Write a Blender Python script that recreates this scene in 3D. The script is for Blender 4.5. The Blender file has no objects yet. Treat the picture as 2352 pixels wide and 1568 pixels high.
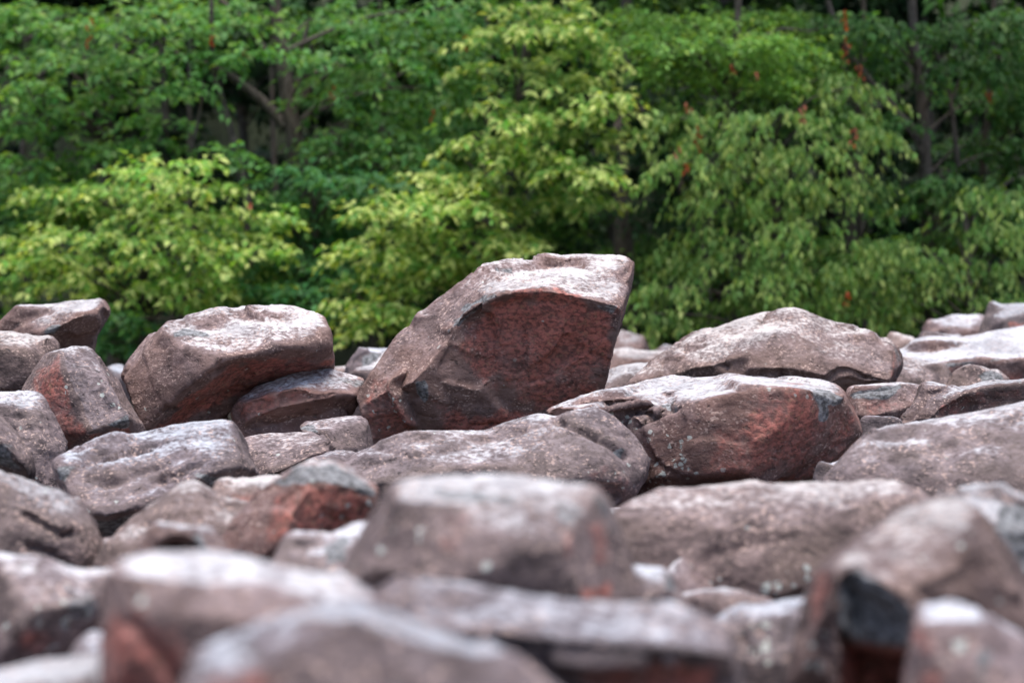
import bpy, bmesh, math, random, zlib
import numpy as np
from mathutils import Vector
from mathutils.geometry import delaunay_2d_cdt

# ------------------------------------------------------------------ camera, sky, sun, exposure
sc = bpy.context.scene
CAM_Z = 0.95                      # eye height above the bed the boulders lie on
FOCAL, SENSOR = 85.0, 36.0
FOCUS = 12.3
cam_d = bpy.data.cameras.new('camera'); cam = bpy.data.objects.new('camera', cam_d)
sc.collection.objects.link(cam); sc.camera = cam
cam.location = (0, 0, CAM_Z); cam.rotation_euler = (math.radians(90), 0, 0)
cam_d.lens = FOCAL; cam_d.sensor_width = SENSOR; cam_d.clip_start = 0.05; cam_d.clip_end = 500
cam_d.dof.use_dof = True; cam_d.dof.focus_distance = FOCUS; cam_d.dof.aperture_fstop = 1.8
cam_d.dof.aperture_blades = 9

SUN_EL, SUN_AZ = 82.0, 170.0      # azimuth clockwise from +Y (the viewing direction)
w = bpy.data.worlds.new('World'); sc.world = w; w.use_nodes = True
nt = w.node_tree; bgn = nt.nodes['Background']
sky = nt.nodes.new('ShaderNodeTexSky'); sky.sky_type = 'NISHITA'; sky.sun_disc = False
sky.sun_elevation = math.radians(SUN_EL); sky.sun_rotation = math.radians(SUN_AZ)
sky.air_density = 1.0; sky.dust_density = 2.0; sky.ozone_density = 1.0
nt.links.new(sky.outputs[0], bgn.inputs[0]); bgn.inputs[1].default_value = 0.06
sun_d = bpy.data.lights.new('sun', 'SUN'); sun = bpy.data.objects.new('sun', sun_d)
sc.collection.objects.link(sun)
sun_d.energy = 1.5; sun_d.angle = math.radians(45); sun_d.color = (1.0, 0.96, 0.90)
az, el = math.radians(SUN_AZ), math.radians(SUN_EL)
sdir = Vector((math.sin(az)*math.cos(el), math.cos(az)*math.cos(el), math.sin(el)))
sun.rotation_euler = sdir.to_track_quat('Z', 'Y').to_euler()
sc.view_settings.view_transform = 'Standard'; sc.view_settings.look = 'None'
sc.view_settings.exposure = 1.85; sc.view_settings.gamma = 1.0
sc.view_settings.use_curve_mapping = False
sc.render.engine = 'CYCLES'
sc.cycles.use_denoising = True
sc.cycles.max_bounces = 6; sc.cycles.diffuse_bounces = 4; sc.cycles.transmission_bounces = 4
sc.cycles.caustics_reflective = False; sc.cycles.caustics_refractive = False

# ------------------------------------------------------------------ helpers
C = sc.collection
PX = SENSOR/FOCAL/2352.0          # tangent per unit of the 2352 x 1568 survey grid

def at(x, y, d):
    """a surveyed bearing (grid units) and a distance along the view -> a point of the place"""
    return np.array(((x-1176.0)*PX*d, d, CAM_Z-(y-784.0)*PX*d))

def pts_at(a):
    a = np.asarray(a, float)
    return np.stack(((a[:, 0]-1176)*PX*a[:, 2], a[:, 2], CAM_Z-(a[:, 1]-784)*PX*a[:, 2]), 1)

_rs = np.random.RandomState(7)
_perm = _rs.permutation(256); _perm = np.concatenate((_perm, _perm, _perm))
_g = _rs.normal(size=(256, 3)); _g /= np.linalg.norm(_g, axis=1)[:, None]

def noise3(p):
    i = np.floor(p).astype(int); f = p-i; i &= 255
    u = f*f*f*(f*(f*6-15)+10)
    def gr(dx, dy, dz):
        h = _perm[_perm[_perm[i[:, 0]+dx]+i[:, 1]+dy]+i[:, 2]+dz]
        g = _g[h]
        return g[:, 0]*(f[:, 0]-dx)+g[:, 1]*(f[:, 1]-dy)+g[:, 2]*(f[:, 2]-dz)
    def lerp(a, b, t): return a+(b-a)*t
    x0 = lerp(gr(0,0,0), gr(1,0,0), u[:, 0]); x1 = lerp(gr(0,1,0), gr(1,1,0), u[:, 0])
    x2 = lerp(gr(0,0,1), gr(1,0,1), u[:, 0]); x3 = lerp(gr(0,1,1), gr(1,1,1), u[:, 0])
    return lerp(lerp(x0, x1, u[:, 1]), lerp(x2, x3, u[:, 1]), u[:, 2])

def fbm(p, octs=3, gain=0.5):
    r = 0; a = 1.0
    for k in range(octs):
        r = r+a*noise3(p*(2.03**k)+k*17.3); a *= gain
    return r

def sstep(a, b, x):
    t = np.clip((x-a)/(b-a), 0, 1); return t*t*(3-2*t)

def seg_dist(u, v, pts, closed=False):
    best = np.full(u.shape, 1e9)
    n = len(pts)
    for k in range(n if closed else max(n-1, 1)):
        ax, ay = pts[k][:2]; bx, by = pts[(k+1) % n][:2]
        dx, dy = bx-ax, by-ay; L = dx*dx+dy*dy+1e-9
        t = np.clip(((u-ax)*dx+(v-ay)*dy)/L, 0, 1)
        best = np.minimum(best, np.hypot(u-ax-t*dx, v-ay-t*dy))
    return best

def poly_sd(u, v, pts):
    ins = np.zeros(u.shape, bool); n = len(pts)
    for k in range(n):
        ax, ay = pts[k]; bx, by = pts[(k+1) % n]
        c = ((ay > v) != (by > v)) & (u < (bx-ax)*(v-ay)/((by-ay) if by != ay else 1e-9)+ax)
        ins ^= c
    d = seg_dist(u, v, pts, True)
    return np.where(ins, d, -d)

def new_mesh(name, co, faces_flat, nper, mat, smooth=True):
    me = bpy.data.meshes.new(name)
    nf = len(faces_flat)//nper
    me.vertices.add(len(co)); me.vertices.foreach_set('co', np.asarray(co, np.float32).ravel())
    me.loops.add(len(faces_flat)); me.loops.foreach_set('vertex_index', np.asarray(faces_flat, np.int32))
    me.polygons.add(nf)
    me.polygons.foreach_set('loop_start', np.arange(0, nf*nper, nper, dtype=np.int32))
    if smooth: me.polygons.foreach_set('use_smooth', np.ones(nf, bool))
    me.update(calc_edges=True)
    if mat: me.materials.append(mat)
    return me

def link(name, me, parent=None, **props):
    o = bpy.data.objects.new(name, me); C.objects.link(o)
    if parent: o.parent = parent
    for k, v in props.items(): o[k] = v
    return o

# ------------------------------------------------------------------ materials
class NB:
    def __init__(s, name):
        s.m = bpy.data.materials.new(name); s.m.use_nodes = True; s.t = s.m.node_tree
        s.t.nodes.clear(); s.out = s.n('ShaderNodeOutputMaterial')
    def n(s, typ, **kw):
        nd = s.t.nodes.new(typ)
        for k, v in kw.items(): setattr(nd, k, v)
        return nd
    def set(s, nd, key, v):
        if isinstance(v, bpy.types.NodeSocket): s.t.links.new(v, nd.inputs[key])
        elif v is not None: nd.inputs[key].default_value = v
    def math(s, op, a, b=None, c=None, clamp=False):
        nd = s.n('ShaderNodeMath', operation=op, use_clamp=clamp)
        s.set(nd, 0, a); s.set(nd, 1, b); s.set(nd, 2, c); return nd.outputs[0]
    def ss(s, x, a, b):
        nd = s.n('ShaderNodeMapRange', interpolation_type='SMOOTHSTEP', clamp=True)
        s.set(nd, 0, x); s.set(nd, 1, a); s.set(nd, 2, b); return nd.outputs[0]
    def mix(s, f, a, b, blend='MIX'):
        nd = s.n('ShaderNodeMix', data_type='RGBA', blend_type=blend, clamp_factor=True)
        s.set(nd, 0, f)
        for k, v in ((6, a), (7, b)):
            s.set(nd, k, (*v, 1.0) if isinstance(v, tuple) else v)
        return nd.outputs[2]
    def noise(s, vec, scale, detail=3.0, rough=0.55, dist=0.0):
        nd = s.n('ShaderNodeTexNoise'); s.set(nd, 'Vector', vec); s.set(nd, 'Scale', scale)
        s.set(nd, 'Detail', detail); s.set(nd, 'Roughness', rough); s.set(nd, 'Distortion', dist)
        return nd.outputs[0]
    def attr(s, name, typ='GEOMETRY'):
        nd = s.n('ShaderNodeAttribute', attribute_type=typ, attribute_name=name); return nd

def rock_material():
    b = NB('weathered_diabase')
    tc = b.n('ShaderNodeTexCoord'); geo = b.n('ShaderNodeNewGeometry')
    off = b.attr('seed', 'OBJECT').outputs['Fac']
    cmb = b.n('ShaderNodeCombineXYZ'); b.set(cmb, 0, off); b.set(cmb, 1, off); b.set(cmb, 2, off)
    va = b.n('ShaderNodeVectorMath', operation='ADD'); b.set(va, 0, tc.outputs['Object']); b.set(va, 1, cmb.outputs[0])
    P = va.outputs[0]
    # bedding: stretch along one axis
    mp = b.n('ShaderNodeMapping'); b.set(mp, 0, P); mp.inputs['Scale'].default_value = (0.8, 0.95, 1.12)
    mp.inputs['Rotation'].default_value = (0.2, 0.5, 0.1)
    Q = mp.outputs[0]
    big = b.noise(P, 2.6, 4, 0.55); mid = b.noise(Q, 11.0, 5, 0.65, 0.3); fine = b.noise(Q, 46.0, 4, 0.65)
    grain = b.noise(P, 170.0, 2, 0.6)
    pale = b.attr('pale', 'OBJECT').outputs['Fac']
    redo = b.attr('red', 'OBJECT').outputs['Fac']
    rust = b.attr('rust').outputs['Fac']; scar = b.attr('scar').outputs['Fac']; lich = b.attr('lichen').outputs['Fac']
    # stone body
    mott = b.math('ADD', b.math('MULTIPLY', mid, 0.6), b.math('MULTIPLY', fine, 0.4))
    col = b.mix(b.ss(mott, 0.36, 0.64), (0.068, 0.050, 0.052), (0.210, 0.158, 0.160))
    col = b.mix(b.math('MULTIPLY', b.ss(big, 0.42, 0.66), 0.55), col, (0.198, 0.150, 0.136))
    col = b.mix(b.math('MULTIPLY', redo, b.ss(big, 0.25, 0.6)), col, (0.225, 0.105, 0.082))
    # upper surfaces: grey mauve rain-washed patina; flat tops have the sky's white sheen painted in
    upn = b.math('ADD', b.attr('level').outputs['Fac'], b.math('MULTIPLY', b.math('SUBTRACT', mid, 0.5), 0.40))
    upn = b.math('ADD', upn, b.math('MULTIPLY', b.math('SUBTRACT', fine, 0.5), 0.45))
    up1 = b.math('MAXIMUM', b.ss(upn, 0.45, 1.05), b.math('MULTIPLY', b.ss(b.math('ADD', b.attr('lit_patina').outputs['Fac'], b.math('MULTIPLY', b.math('SUBTRACT', mid, 0.5), 0.8)), 0.2, 0.8), 1.3), clamp=True); up2 = b.ss(b.math('ADD', upn, b.math('MULTIPLY', pale, 0.35)), 0.80, 1.02)  # hand-drawn faces join the patina, painted paler for the light they catch
    col = b.mix(b.math('MULTIPLY', up1, 0.62), col, b.mix(b.ss(fine, 0.38, 0.62), (0.140, 0.112, 0.126), (0.290, 0.244, 0.268)))
    col = b.mix(b.math('MULTIPLY', up2, 0.85), col, b.mix(b.ss(fine, 0.35, 0.65), (0.42, 0.42, 0.45), (0.60, 0.61, 0.65)))
    # each stone has its own cast, and broad darker weathering blotches
    patch = b.noise(P, 4.2, 6, 0.68, 0.4)
    col = b.mix(1.0, col, b.mix(b.ss(patch, 0.34, 0.62), (0.66, 0.64, 0.64), (1.12, 1.10, 1.08)), 'MULTIPLY')
    col = b.mix(1.0, col, b.attr('cast', 'OBJECT').outputs['Color'], 'MULTIPLY')
    # feldspar crystals
    sp = b.noise(Q, 74.0, 2, 0.5); spm = b.ss(sp, 0.56, 0.65)
    spm = b.math('MULTIPLY', spm, b.ss(b.noise(P, 7.0, 3, 0.6), 0.40, 0.60))
    col = b.mix(b.math('MULTIPLY', spm, 0.7), col, (0.52, 0.37, 0.32))
    # iron-stained faces: mottled through, fading out at their edges
    n4 = b.noise(P, 19.0, 5, 0.7)
    rn = b.math('ADD', rust, b.math('MULTIPLY', b.math('SUBTRACT', b.noise(P, 4.5, 4, 0.6), 0.5), 1.3))
    rn = b.ss(b.math('ADD', rn, b.math('MULTIPLY', b.math('SUBTRACT', n4, 0.5), 1.0)), 0.15, 0.95)
    rn = b.math('MULTIPLY', rn, b.ss(rust, 0.0, 0.35))
    rcol = b.mix(b.ss(fine, 0.36, 0.62), (0.140, 0.050, 0.042), (0.45, 0.145, 0.112))
    rcol = b.mix(b.math('MULTIPLY', b.ss(b.noise(P, 34.0, 4, 0.65), 0.54, 0.70), 0.6), rcol, (0.34, 0.19, 0.11))
    rcol = b.mix(b.math('MULTIPLY', b.ss(b.noise(P, 15.0, 4, 0.6), 0.56, 0.72), 0.5), rcol, (0.085, 0.070, 0.050))
    col = b.mix(b.math('MULTIPLY', rn, 0.88), col, rcol)
    # dark weathering pits
    pit = b.ss(b.noise(Q, 31.0, 3, 0.6), 0.61, 0.72)
    col = b.mix(b.math('MULTIPLY', pit, 0.62), col, (0.050, 0.040, 0.040))
    # fresh chips: grey
    sn = b.ss(b.math('ADD', scar, b.math('MULTIPLY', b.math('SUBTRACT', n4, 0.5), 1.1)), 0.32, 0.70)
    sn = b.math('MULTIPLY', sn, b.ss(scar, 0.0, 0.3))
    scol = b.mix(b.ss(fine, 0.38, 0.62), (0.062, 0.064, 0.067), (0.240, 0.244, 0.256))
    col = b.mix(b.math('MULTIPLY', sn, 0.9), col, scol)
    # crustose lichen
    wv = b.n('ShaderNodeTexVoronoi'); vo = wv; b.set(vo, 'Scale', 34.0)
    wn = b.n('ShaderNodeTexNoise'); b.set(wn, 'Vector', P); b.set(wn, 'Scale', 60.0)
    wm = b.n('ShaderNodeVectorMath', operation='MULTIPLY_ADD'); b.set(wm, 0, wn.outputs['Color']); wm.inputs[1].default_value = (0.022,)*3; b.set(wm, 2, P)
    b.set(vo, 'Vector', wm.outputs[0])
    vsep = b.n('ShaderNodeSeparateColor'); b.set(vsep, 0, vo.outputs['Color'])
    lsz = b.math('MULTIPLY', vsep.outputs[1], 0.34)
    lsel = b.math('ADD', vsep.outputs[0], b.math('MULTIPLY', lich, 0.75))
    lm = b.math('MULTIPLY', b.math('LESS_THAN', vo.outputs['Distance'], b.math('ADD', lsz, b.math('MULTIPLY_ADD', lich, 0.32, 0.06))), b.ss(lsel, 0.975, 1.0))
    lm = b.math('MULTIPLY', lm, b.ss(fine, 0.34, 0.52))
    col = b.mix(b.math('MULTIPLY', lm, 0.8), col, (0.46, 0.49, 0.46))
    bs = b.n('ShaderNodeBsdfPrincipled')
    b.set(bs, 'Base Color', col)
    b.set(bs, 'Roughness', b.math('ADD', 0.62, b.math('MULTIPLY', fine, 0.3)))
    bs.inputs['Specular IOR Level'].default_value = 0.32
    h = b.math('ADD', b.math('MULTIPLY', n4, 0.006), b.math('MULTIPLY', fine, 0.0075))
    h = b.math('ADD', h, b.math('MULTIPLY', grain, 0.0028))
    h = b.math('SUBTRACT', h, b.math('MULTIPLY', pit, 0.005))
    bp = b.n('ShaderNodeBump'); bp.inputs['Strength'].default_value = 1.0; bp.inputs['Distance'].default_value = 1.0
    b.set(bp, 'Height', h); b.set(bs, 'Normal', bp.outputs[0])
    b.t.links.new(bs.outputs[0], b.out.inputs[0])
    return b.m

def leaf_material():
    b = NB('leaf')
    c = b.attr('col').outputs['Color']
    d = b.n('ShaderNodeBsdfPrincipled'); b.set(d, 'Base Color', c); d.inputs['Roughness'].default_value = 0.5
    d.inputs['Specular IOR Level'].default_value = 0.22
    t = b.n('ShaderNodeBsdfTranslucent')
    b.set(t, 'Color', b.mix(1.0, c, (1.15, 1.1, 0.45), 'MULTIPLY'))
    mx = b.n('ShaderNodeMixShader'); mx.inputs[0].default_value = 0.45
    b.t.links.new(d.outputs[0], mx.inputs[1]); b.t.links.new(t.outputs[0], mx.inputs[2])
    b.t.links.new(mx.outputs[0], b.out.inputs[0]); return b.m

def bark_material():
    b = NB('bark')
    tc = b.n('ShaderNodeTexCoord'); mp = b.n('ShaderNodeMapping'); b.set(mp, 0, tc.outputs['Object'])
    mp.inputs['Scale'].default_value = (1, 1, 0.2)
    n1 = b.noise(mp.outputs[0], 30, 4, 0.65); n2 = b.noise(tc.outputs['Object'], 1.5, 3)
    col = b.mix(b.ss(n1, 0.35, 0.65), (0.032, 0.025, 0.020), (0.115, 0.095, 0.080))
    col = b.mix(b.math('MULTIPLY', b.ss(n2, 0.5, 0.7), 0.5), col, (0.13, 0.085, 0.06))
    bs = b.n('ShaderNodeBsdfPrincipled'); b.set(bs, 'Base Color', col); bs.inputs['Roughness'].default_value = 0.9
    bp = b.n('ShaderNodeBump'); bp.inputs['Strength'].default_value = 0.6; bp.inputs['Distance'].default_value = 0.02
    b.set(bp, 'Height', n1); b.set(bs, 'Normal', bp.outputs[0])
    b.t.links.new(bs.outputs[0], b.out.inputs[0]); return b.m

def soil_material(name, c1, c2):
    b = NB(name); tc = b.n('ShaderNodeTexCoord')
    n1 = b.noise(tc.outputs['Object'], 1.3, 6, 0.65); n2 = b.noise(tc.outputs['Object'], 22, 4, 0.6)
    col = b.mix(b.ss(n1, 0.35, 0.65), c1, c2); col = b.mix(b.math('MULTIPLY', b.ss(n2, 0.5, 0.65), 0.6), col, (0.022, 0.020, 0.010))
    bs = b.n('ShaderNodeBsdfPrincipled'); b.set(bs, 'Base Color', col); bs.inputs['Roughness'].default_value = 0.95
    bp = b.n('ShaderNodeBump'); bp.inputs['Strength'].default_value = 0.8; bp.inputs['Distance'].default_value = 0.05
    b.set(bp, 'Height', n2); b.set(bs, 'Normal', bp.outputs[0])
    b.t.links.new(bs.outputs[0], b.out.inputs[0]); return b.m

M_ROCK = rock_material(); M_LEAF = leaf_material(); M_BARK = bark_material()
M_SOIL = soil_material('stony_soil', (0.040, 0.032, 0.028), (0.085, 0.070, 0.062))
M_HILL = soil_material('forest_floor', (0.016, 0.026, 0.008), (0.028, 0.040, 0.012))

# ------------------------------------------------------------------ the setting: ground and wooded slope
def grid_sheet(name, x0, x1, y0, y1, nx, ny, zf, mat):
    X, Y = np.meshgrid(np.linspace(x0, x1, nx), np.linspace(y0, y1, ny))
    co = np.stack((X.ravel(), Y.ravel(), zf(X.ravel(), Y.ravel())), 1)
    i = (np.arange(ny-1)[:, None]*nx+np.arange(nx-1)[None]).ravel()
    f = np.stack((i, i+1, i+1+nx, i+nx), 1).ravel()
    return link(name, new_mesh(name, co, f, 4, mat), kind='structure')

def ground_z(x, y):
    p = np.stack((x, y, np.zeros_like(x)), 1)
    return fbm(p*0.9, 3)*0.13+fbm(p*3.1+9, 2)*0.05-0.05
grid_sheet('ground', -90, 90, -60, 52, 260, 260, ground_z, M_SOIL)
def hill_z(x, y):
    p = np.stack((x, y, np.zeros_like(x)), 1)
    return -0.6+np.clip(y-40, 0, None)*0.75+fbm(p*0.15, 3)*1.2
grid_sheet('hillside', -120, 120, 38, 110, 120, 60, hill_z, M_HILL)

# ------------------------------------------------------------------ boulders
_tmp = bpy.data.meshes.new('tmp')
def remesh(co, faces, voxel):
    me = bpy.data.meshes.new('src'); me.from_pydata([tuple(c) for c in co], [], faces); me.update()
    bm = bmesh.new(); bm.from_mesh(me); bmesh.ops.recalc_face_normals(bm, faces=bm.faces); bm.to_mesh(me); bm.free()
    o = bpy.data.objects.new('src', me); C.objects.link(o)
    md = o.modifiers.new('r', 'REMESH'); md.mode = 'VOXEL'; md.voxel_size = voxel; md.adaptivity = 0.0
    dg = bpy.context.evaluated_depsgraph_get(); ev = o.evaluated_get(dg); em = ev.to_mesh()
    n = len(em.vertices); v = np.empty(n*3, np.float32); em.vertices.foreach_get('co', v)
    nl = len(em.loops); L = np.empty(nl, np.int32); em.loops.foreach_get('vertex_index', L)
    assert nl == 4*len(em.polygons), 'remesh gave non-quads'
    ne = len(em.edges); E = np.empty(ne*2, np.int32); em.edges.foreach_get('vertices', E)
    ev.to_mesh_clear(); bpy.data.objects.remove(o); bpy.data.meshes.remove(me)
    return v.reshape(-1, 3).astype(float), L, E.reshape(-1, 2)

def laplace(v, E, it, lam=0.5):
    n = len(v); i = np.concatenate((E[:, 0], E[:, 1])); j = np.concatenate((E[:, 1], E[:, 0]))
    deg = np.bincount(i, minlength=n).astype(float); deg[deg == 0] = 1
    for _ in range(it):
        s = np.stack([np.bincount(i, v[j, k], minlength=n) for k in range(3)], 1)/deg[:, None]
        v = v+lam*(s-v)
    return v

def normals(v, L):
    q = L.reshape(-1, 4); a, b_, c, d = (v[q[:, k]] for k in range(4))
    fn = np.cross(c-a, d-b_); n = np.zeros_like(v)
    for k in range(4):
        for ax in range(3): n[:, ax] += np.bincount(q[:, k], fn[:, ax], minlength=len(v))
    return n/np.maximum(np.linalg.norm(n, axis=1), 1e-12)[:, None]

BOULDERS = []
def unit_(a): return a/np.maximum(np.linalg.norm(a, axis=1, keepdims=True), 1e-9)
def boulder(label, D, outline, inner=(), chains=(), thick=0.6, rim=0.15, px=3.0, soft=1.0, rough=1.0, facet=0.45, ds=1.0, flat=None, foot_d=(0.25, 0.75),
            foot=True, brushes=(), pale=0.0, red=0.0, group='boulders of the rock field', name='boulder'):
    """outline: [(x, y[, depth])] surveyed rim; inner: facet corners (x, y, depth) seen on its face;
    chains: ridge lines as index runs into inner; thick: how far the stone goes back from the rim."""
    O = np.array([(p[0], p[1], p[2] if len(p) > 2 else rim) for p in outline], float)
    I = np.array(inner, float).reshape(-1, 3)
    O[:, 2] *= ds; I[:, 2] *= ds
    A = np.vstack((O, I)); n = len(O)
    edges = [(k, (k+1) % n) for k in range(n)]
    for ch in chains: edges += [(n+a, n+b_) for a, b_ in zip(ch[:-1], ch[1:])]
    V2, _, F, vo, _, _ = delaunay_2d_cdt([Vector(p[:2]) for p in A], edges, [tuple(range(n))], 1, 1e-4)
    dep = np.array([np.mean([A[k, 2] for k in g]) if g else np.nan for g in vo])
    P2 = np.array([tuple(p) for p in V2])
    for k in np.where(np.isnan(dep))[0]:
        d2 = np.hypot(*(A[:, :2]-P2[k]).T)+1e-3; wgt = d2**-3; dep[k] = (wgt*A[:, 2]).sum()/wgt.sum()
    m = {}
    for k, g in enumerate(vo):
        for a in g:
            if a < n: m[a] = k
    co = list(pts_at(np.column_stack((P2, D+dep)))); faces = [tuple(f) for f in F]
    cen = O[:, :2].mean(0)*0.5+(O[:, :2].min(0)+O[:, :2].max(0))*0.25
    prev = [m[k] for k in range(n)]
    dm = O[:, 2].mean()
    for s, f in ((0.985, 0.22), (0.93, 0.52), (0.78, 0.82), (0.5, 1.0)):
        ring = np.column_stack((cen+(O[:, :2]-cen)*s, D+O[:, 2]*(1-f)+dm*f+thick*f))
        base = len(co); co += list(pts_at(ring))
        faces += [(prev[k], prev[(k+1) % n], base+(k+1) % n, base+k) for k in range(n)]
        prev = [base+k for k in range(n)]
    co.append(pts_at([(cen[0], cen[1], D+dm+thick*1.05)])[0]); last = len(co)-1
    faces += [(prev[k], prev[(k+1) % n], last) for k in range(n)]
    co = np.array(co)
    if foot:   # the buried lower part, down to the bed
        lo = O[O[:, 1] > np.percentile(O[:, 1], 45)]
        if foot is not True: lo = np.array(foot, float)
        c2 = lo[:, :2].mean(0)
        hp = [at(c2[0]+(p[0]-c2[0])*0.8, p[1]-25, D+thick*q) for p in lo for q in foot_d]
        hp += [np.array((at(c2[0]+(p[0]-c2[0])*0.55, 784, D+thick*q)[0], D+thick*q, -0.12)) for p in lo for q in (foot_d[0]*.7+foot_d[1]*.3, foot_d[0]*.2+foot_d[1]*.8)]
        bm = bmesh.new()
        for p in hp: bm.verts.new(p)
        r = bmesh.ops.convex_hull(bm, input=bm.verts)
        dead = [g for g in r['geom_interior'] if isinstance(g, bmesh.types.BMVert)]
        bmesh.ops.delete(bm, geom=dead, context='VERTS'); bm.verts.index_update()
        b0 = len(co); co = np.vstack((co, [tuple(v.co) for v in bm.verts]))
        faces += [tuple(b0+v.index for v in f.verts) for f in bm.faces]; bm.free()
    vox = D*PX*2352/1024*px
    v, L, E = remesh(co, faces, vox)
    rad = 0.017*soft*(D/13.0)**0.35
    v = laplace(v, E, int(np.clip((rad/vox)**2*1.2, 1, 7)))
    N = normals(v, L)
    seed = zlib.crc32(label.encode()) % 1000/7.0
    sz = np.ptp(co[:, 0]); s0 = 1/max(0.12, 0.28*sz)
    q = v+seed
    N2 = laplace(N, E, 6)
    # joint planes: group the surface into patches of like facing and flatten each one
    fl = flat if flat is not None else (0.72 if facet > 0.3 else 0.3)
    ks = np.random.RandomState(int(seed*13) % 9999); Nk = laplace(N, E, 5)
    ft = np.hstack((v/sz, Nk*0.42)); K = 30 if facet > 0.3 else 20
    cc_ = ft[ks.choice(len(v), K, replace=False)]
    sub = ft[ks.choice(len(v), min(len(v), 9000), replace=False)]
    for _ in range(7):
        lab_ = ((cc_**2).sum(1)[None]-2*sub@cc_.T).argmin(1)
        for kk in range(K):
            mk = lab_ == kk
            if mk.any(): cc_[kk] = sub[mk].mean(0)
    wr = np.hstack((np.stack([noise3(q*5/sz+kk*19.7) for kk in range(3)], 1)*0.03, np.zeros_like(v)))
    lab_ = ((cc_**2).sum(1)[None]-2*(ft+wr)@cc_.T).argmin(1)
    cnt = np.maximum(np.bincount(lab_, minlength=K), 1)[:, None]
    pm = np.stack([np.bincount(lab_, v[:, a], minlength=K) for a in range(3)], 1)/cnt
    nm = unit_(np.stack([np.bincount(lab_, Nk[:, a], minlength=K) for a in range(3)], 1))
    dd_ = ((v-pm[lab_])*nm[lab_]).sum(1)
    v = v-nm[lab_]*(np.clip(dd_, -0.05*sz, 0.05*sz)*fl)[:, None]
    v = laplace(v, E, 2); N = normals(v, L); N2 = laplace(N, E, 6); q = v+seed
    # fracture planes: flat tilted patches that meet in low steps
    fr = np.random.RandomState(int(seed*7) % 9999)
    lo_, hi_ = v.min(0), v.max(0); step = 0.0
    for ns, amp in ((18, 0.12), (70, 0.09)):
        cs = fr.uniform(lo_, hi_, (ns, 3)); tl = fr.normal(size=(ns, 3))*amp
        vw = v+np.stack([fbm(q*4/sz+kk*31, 2) for kk in range(3)], 1)*0.06*sz
        d2 = ((vw**2).sum(1)[:, None]-2*vw@cs.T+(cs**2).sum(1)[None]); nn = d2.argmin(1)
        step = step+np.clip(((v-cs[nn])*tl[nn]).sum(1), -0.03*sz, 0.03*sz)
    step = np.minimum(step, 0.35*step)
    step = step*rough*facet*(0.35 if D < 7 else 1.0)
    lump = step+fbm(q*s0, 2)*0.013*sz*rough
    q2 = q*np.array((1.0, 1.0, 1.2))
    ms = (D/13.0)**0.6
    med = fbm(q2*7.5/ms, 3)*0.0032*rough*ms
    pits = -np.clip(fbm(q2*15/ms, 2)-0.15, 0, 1)*0.009*rough*ms
    rd = np.abs(fbm(q2*np.array((1, 1, 1.6))*3.0/ms+5, 2)); crack = -sstep(0.05, 0.0, rd)*0.004*ms*rough
    v = v+N2*(lump+med+pits+crack+vox*0.35)[:, None]
    # ragged edges: small sideways wander of the surface
    for fq, am in ((3.6, 0.014), (9.0, 0.007), (22.0, 0.0028)):
        v = v+np.stack([noise3(v*fq/ms+seed+kk*57.1) for kk in range(3)], 1)*am*ms
    # sculpted grooves, dents and coloured faces, placed on the side that was surveyed
    u = v[:, 0]/v[:, 1]/PX+1176; w_ = 784-(v[:, 2]-CAM_Z)/v[:, 1]/PX
    N = normals(v, L); face = sstep(0.25, -0.15, (N*v).sum(1)/np.linalg.norm(v, axis=1))
    wob = fbm(v*9/ms+seed, 3)
    at_ = {k: np.zeros(len(v)) for k in ('rust', 'scar', 'lichen', 'lit_patina')}
    for br in brushes:
        kind = br[0]
        if kind == 'groove':
            _, pl, r, dpt = br
            d = seg_dist(u+wob*r*1.2, w_+wob*r*0.8, pl); v = v-N*(np.exp(-(d/r)**2)*dpt*face)[:, None]
        elif kind == 'dent':
            _, (x, y), rx, ry, dpt = br
            d = np.hypot((u-x)/rx, (w_-y)/ry)+wob*0.5; v = v-N*(np.exp(-d*d)*dpt*face)[:, None]
        else:
            _, pl, feather, val = br
            sd = poly_sd(u, w_, pl)+wob*feather*1.6
            at_[kind] = np.maximum(at_[kind], sstep(-feather, feather, sd)*val*face)
    at_['level'] = laplace(normals(v, L), E, 26)[:, 2]
    org = np.array((at(cen[0], cen[1], D+thick*0.4)[0], D+thick*0.4, 0.0))
    me = new_mesh(name, v-org, L, 4, M_ROCK)
    for k, a in at_.items():
        me.attributes.new(k, 'FLOAT', 'POINT').data.foreach_set('value', a.astype(np.float32))
    o = link(name, me, label=label, category='boulder', group=group)
    o.location = org; o['seed'] = float(seed); cr_ = np.random.RandomState(zlib.crc32(label.encode()) % 99991)
    tn = cr_.uniform(0.82, 1.16); wm_ = cr_.uniform(-0.07, 0.07); o['cast'] = [float(tn*(1+wm_)), float(tn), float(tn*(1-wm_))]; o['pale'] = float(pale); o['red'] = float(red)
    BOULDERS.append(o); return o

def P(*a):   # flat number run -> points
    return [tuple(a[k:k+2]) for k in range(0, len(a), 2)]
def T(*a):
    return [tuple(a[k:k+3]) for k in range(0, len(a), 3)]

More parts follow.
